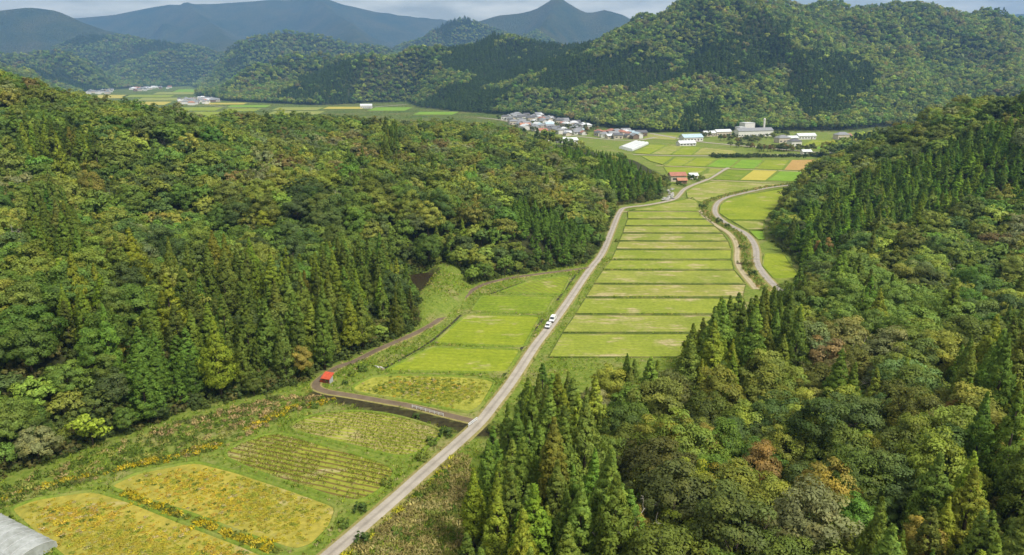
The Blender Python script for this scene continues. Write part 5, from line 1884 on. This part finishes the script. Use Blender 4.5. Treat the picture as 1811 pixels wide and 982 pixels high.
def car(px, py, yaw, L, W, H, label, wagon):
    P = G(px, py)
    root = empty('parked_car', (float(P[0]), float(P[1]), float(floor_z(P[1])) + 0.17), yaw)     # nose towards -Y
    bon = 0.72 if wagon else 0.9
    y0, y1 = -L / 2, L / 2
    prof = [(y0, 0.35), (y0, 0.72), (y0 + 0.12, bon), (y0 + L * 0.20, bon + 0.14), (y0 + L * 0.34, H - 0.06), (y0 + L * 0.42, H), (y1 - 0.35, H - 0.02), (y1 - 0.08, H - 0.5), (y1, 0.85), (y1, 0.35)]
    m = MB()
    n = len(prof)
    xs_ = []
    for y, z in prof:
        xs_.append(W / 2 * (1.0 if z < 1.0 else 0.84 if z > H - 0.15 else 0.92))
    V = [(-xs_[i], prof[i][0], prof[i][1]) for i in range(n)] + [(xs_[i], prof[i][0], prof[i][1]) for i in range(n)]
    m.add(V, [(i, n + i, n + (i + 1) % n, (i + 1) % n) for i in range(n)] + [tuple(range(n)), tuple(range(n, 2 * n))[::-1]])
    m.obj('body', [M_PAINT], root)

    def quad(name, pts, mat):
        q = MB()
        q.poly(pts)
        return q.obj(name, [mat], root)
    a, b2 = prof[3], prof[4]
    lerp = lambda t: (a[0] + (b2[0] - a[0]) * t, a[1] + (b2[1] - a[1]) * t)
    (ya, za), (yb, zb) = lerp(0.08), lerp(0.92)
    quad('windscreen', [(-W * 0.42, ya - 0.02, za + 0.015), (W * 0.42, ya - 0.02, za + 0.015), (W * 0.385, yb - 0.02, zb + 0.015), (-W * 0.385, yb - 0.02, zb + 0.015)], M_CARGLASS)
    quad('rear_window', [(-W * 0.38, y1 - 0.31, H - 0.07), (W * 0.38, y1 - 0.31, H - 0.07), (W * 0.42, y1 - 0.07, H - 0.47), (-W * 0.42, y1 - 0.07, H - 0.47)], M_CARGLASS)
    for s in (-1, 1):
        for y0_, y1_ in ((y0 + L * 0.33, y0 + L * 0.58), (y0 + L * 0.60, y1 - L * 0.12)):
            quad('side_window', [(s * W * 0.472, y0_, 1.0), (s * W * 0.472, y1_, 1.0), (s * W * 0.435, y1_ - 0.05, H - 0.17), (s * W * 0.435, y0_ + 0.15, H - 0.17)], M_CARGLASS)
        q = MB(); q.box((s * W * 0.36, y0 - 0.01, 0.68), (W * 0.2, 0.08, 0.14)); q.obj('headlight', [M_LAMP], root)
        q = MB(); q.box((s * (W / 2 + 0.1), y0 + L * 0.3, 1.02), (0.18, 0.1, 0.13)); q.obj('wing_mirror', [M_PLASTIC], root)
        for yy in (y0 + L * 0.19, y1 - L * 0.2):
            wr = MB(); wr.tube([(s * (W / 2 - 0.18), yy, 0.3), (s * (W / 2 + 0.01), yy, 0.3)], [0.3, 0.3], 14); wo = wr.obj('wheel', [M_TYRE], root)
            wr = MB(); wr.tube([(s * (W / 2 - 0.1), yy, 0.3), (s * (W / 2 + 0.02), yy, 0.3)], [0.18, 0.18], 10); wr.obj('rim', [M_RIM], wo)
    q = MB(); q.box((0, y0 + 0.02, 0.42), (W * 0.98, 0.14, 0.24)); q.obj('bumper', [M_PLASTIC], root)
    q = MB(); q.box((0, 0, 0.3), (W * 0.9, L * 0.9, 0.18)); q.obj('chassis', [M_PLASTIC], root)
    root.scale = (0.93, 0.93, 0.93)
    return tag(root, label, 'car', 'white cars parked on the narrow road')


P0, P1 = G(962, 592), G(984, 563)
yaw = math.atan2(P1[1] - P0[1], P1[0] - P0[0]) - math.pi / 2
car(969.5, 580, yaw, 3.4, 1.48, 1.5, 'small white car parked nearest the camera on the narrow road', True)
car(977.5, 568.5, yaw, 4.3, 1.62, 1.72, 'larger white estate car parked behind the small white car', True)

M_RAIL = plain('white_rail_paint', (0.66, 0.68, 0.69), 0.5, 0.4, 0.1, 3)


def railing(A, B, h, n, label, board=False):
    A, B = np.asarray(A, float), np.asarray(B, float)
    L = np.linalg.norm(B - A)
    root = empty('railing', (A[0], A[1], float(floor_z(A[1]))), math.atan2(B[1] - A[1], B[0] - A[0]))
    for k in range(n):
        q = MB(); q.box((L * k / (n - 1), 0, h / 2), (0.09, 0.09, h)); q.obj('post', [M_RAIL], root)
    for z in (h - 0.06, h * 0.55):
        q = MB(); q.box((L / 2, 0.065, z), (L + 0.1, 0.04, 0.24 if board else 0.08)); q.obj('rail', [M_RAIL], root)
    return tag(root, label, 'railing')


railing(*gp((829, 757), (844, 745.5)), 1.0, 3, 'white railing of the little bridge over the creek', True)
railing(*gp((729, 722), (784, 737)), 0.8, 8, 'low pale railing along the creek beside the farm track')
M_CONC = plain('pale_concrete', (0.48, 0.46, 0.43), 0.9, 0.2, 0.15, 2)
for q, (px, py) in enumerate(((666, 649), (675, 651))):
    P = G(px, py)
    mb = MB(); mb.box((0, 0, 0.1), (1.9, 0.5, 0.18)); mb.box((0, 0, 0.22), (1.7, 0.35, 0.08))
    o = mb.obj('concrete_slab', [M_CONC]); o.location = (float(P[0]), float(P[1]), float(floor_z(P[1]))); o.rotation_euler = (0, 0, -0.75)
    tag(o, ['left one of two white concrete slabs beside the ditch', 'right one of two white concrete slabs beside the ditch'][q], 'slab')
mb = MB(); mb.box((0, 0, 0.2), (6.5, 1.2, 0.25)); mb.box((0, 0.55, 0.45), (6.5, 0.08, 0.1)); mb.box((0, -0.55, 0.45), (6.5, 0.08, 0.1))
P = G(1317, 467)
o = mb.obj('footbridge', [M_DOOR]); o.location = (float(P[0]), float(P[1]), float(floor_z(P[1]))); o.rotation_euler = (0, 0, 0.05)
tag(o, 'small dark wooden footbridge over the stream', 'bridge')
P = G(1472, 274)
br = empty('road_bridge', (float(P[0]), float(P[1]), float(floor_z(P[1]))), 0.1)
mb = MB(); mb.box((0, 0, 1.2), (32, 6, 0.7)); mb.obj('deck', [M_CONC], br)
for s in (-1, 1):
    mb = MB(); mb.box((0, s * 2.9, 2.0), (32, 0.25, 0.9)); mb.obj('parapet', [M_CONC], br)
tag(br, 'pale concrete road bridge at the foot of the wooded hill', 'bridge')
# irrigation ditches beside the left fields
M_DITCH = plain('wet_ditch', (0.03, 0.028, 0.016), 0.7, 0.3, 0.3, 1.5)
for pts, lb in (([(674, 655), (715, 632), (760, 607), (800, 572), (815, 557)], 'narrow dark ditch along the left side of the lime fields'), ([(868, 520), (900, 508), (935, 497)], 'short dark ditch at the end of the farm track'),
                ([(888, 668), (912, 632), (940, 590), (960, 565)], 'thin ditch between the lime fields and the road'), ([(985, 532), (1010, 497), (1025, 478)], 'thin ditch beside the road near the wood')):
    tag(strip('ditch', chaikin(gp(*pts), 2), 0.8, 0.02, M_DITCH), lb, 'ditch', kind='structure')
# stones heaped at the bend of the road
M_STONE = plain('grey_stone', (0.36, 0.35, 0.33), 0.9, 0.2, 0.3, 1.0)
SB = []
for k in range(3):
    V = unit(rng0.normal(size=(14, 3)))
    import bmesh
    bm = bmesh.new()
    for v in V:
        bm.verts.new(v * rng0.uniform(0.8, 1.1) * [1, 0.8, 0.7])
    bmesh.ops.convex_hull(bm, input=bm.verts)
    me = bpy.data.meshes.new('boulder'); bm.to_mesh(me); bm.free(); me.materials.append(M_STONE); SB.append(me)
for k in range(26):
    t = k / 25
    px, py = np.interp(t, [0, 0.5, 1], [1171, 1189, 1186]), np.interp(t, [0, 0.5, 1], [354, 351, 335])
    P = G(px + rngH.uniform(-6, 4), py + rngH.uniform(-3, 2))
    o = link('boulder', SB[k % 3]); o.location = (float(P[0]), float(P[1]), float(height(P[0:1], P[1:2])[0]) + 0.3)
    s_ = rngH.uniform(0.7, 1.7); o.scale = (s_, s_, s_); o.rotation_euler = (0, 0, rngH.uniform(0, 6))
    tag(o, f'{"large" if s_ > 1.3 else "small" if s_ < 1.0 else "medium"} pale stone in the heap at the {"start" if t < 0.35 else "middle" if t < 0.7 else "top"} of the road bend', 'stone', 'pale stones heaped at the road bend')

# ------------------------------------------------------------------ the air
b = NB('air_haze')
pv = b.n('VolumePrincipled')
pv.inputs['Color'].default_value = (0.24, 0.46, 0.86, 1)
pv.inputs['Density'].default_value = 0.000105
pv.inputs['Anisotropy'].default_value = 0.15
ov = b.n('OutputMaterial')
b.l(pv.outputs['Volume'], ov.inputs['Volume'])
mb = MB()
mb.box((0, 4350, 500), (16600, 11100, 1040))
tag(mb.obj('haze', [b.m]), 'bluish haze in the air over the valley and mountains', 'haze', kind='stuff')

# ------------------------------------------------------------------ look-alikes told apart by their order
bpy.context.view_layer.update()
same = {}
for o in scene.objects:
    if o.parent is None and 'label' in o.keys() and o.get('kind') is None:
        same.setdefault(o['label'], []).append(o)
ORD = ['leftmost', 'second-from-left', 'third-from-left', 'fourth-from-left', 'fifth-from-left', 'sixth-from-left', 'seventh-from-left', 'eighth-from-left', 'ninth-from-left', 'tenth-from-left',
       'eleventh-from-left', 'twelfth-from-left', 'thirteenth-from-left', 'fourteenth-from-left', 'fifteenth-from-left', 'sixteenth-from-left', 'seventeenth-from-left', 'eighteenth-from-left']
for lb, obs in same.items():
    if len(obs) > 1 and len(lb.split()) < 16:
        obs.sort(key=lambda o: float(project(o.location.x, o.location.y, o.location.z + 5)[0]))
        for k, o in enumerate(obs):
            if k == len(obs) - 1:
                o['label'] = 'rightmost ' + lb
            elif k < len(ORD):
                o['label'] = ORD[k] + ' ' + lb
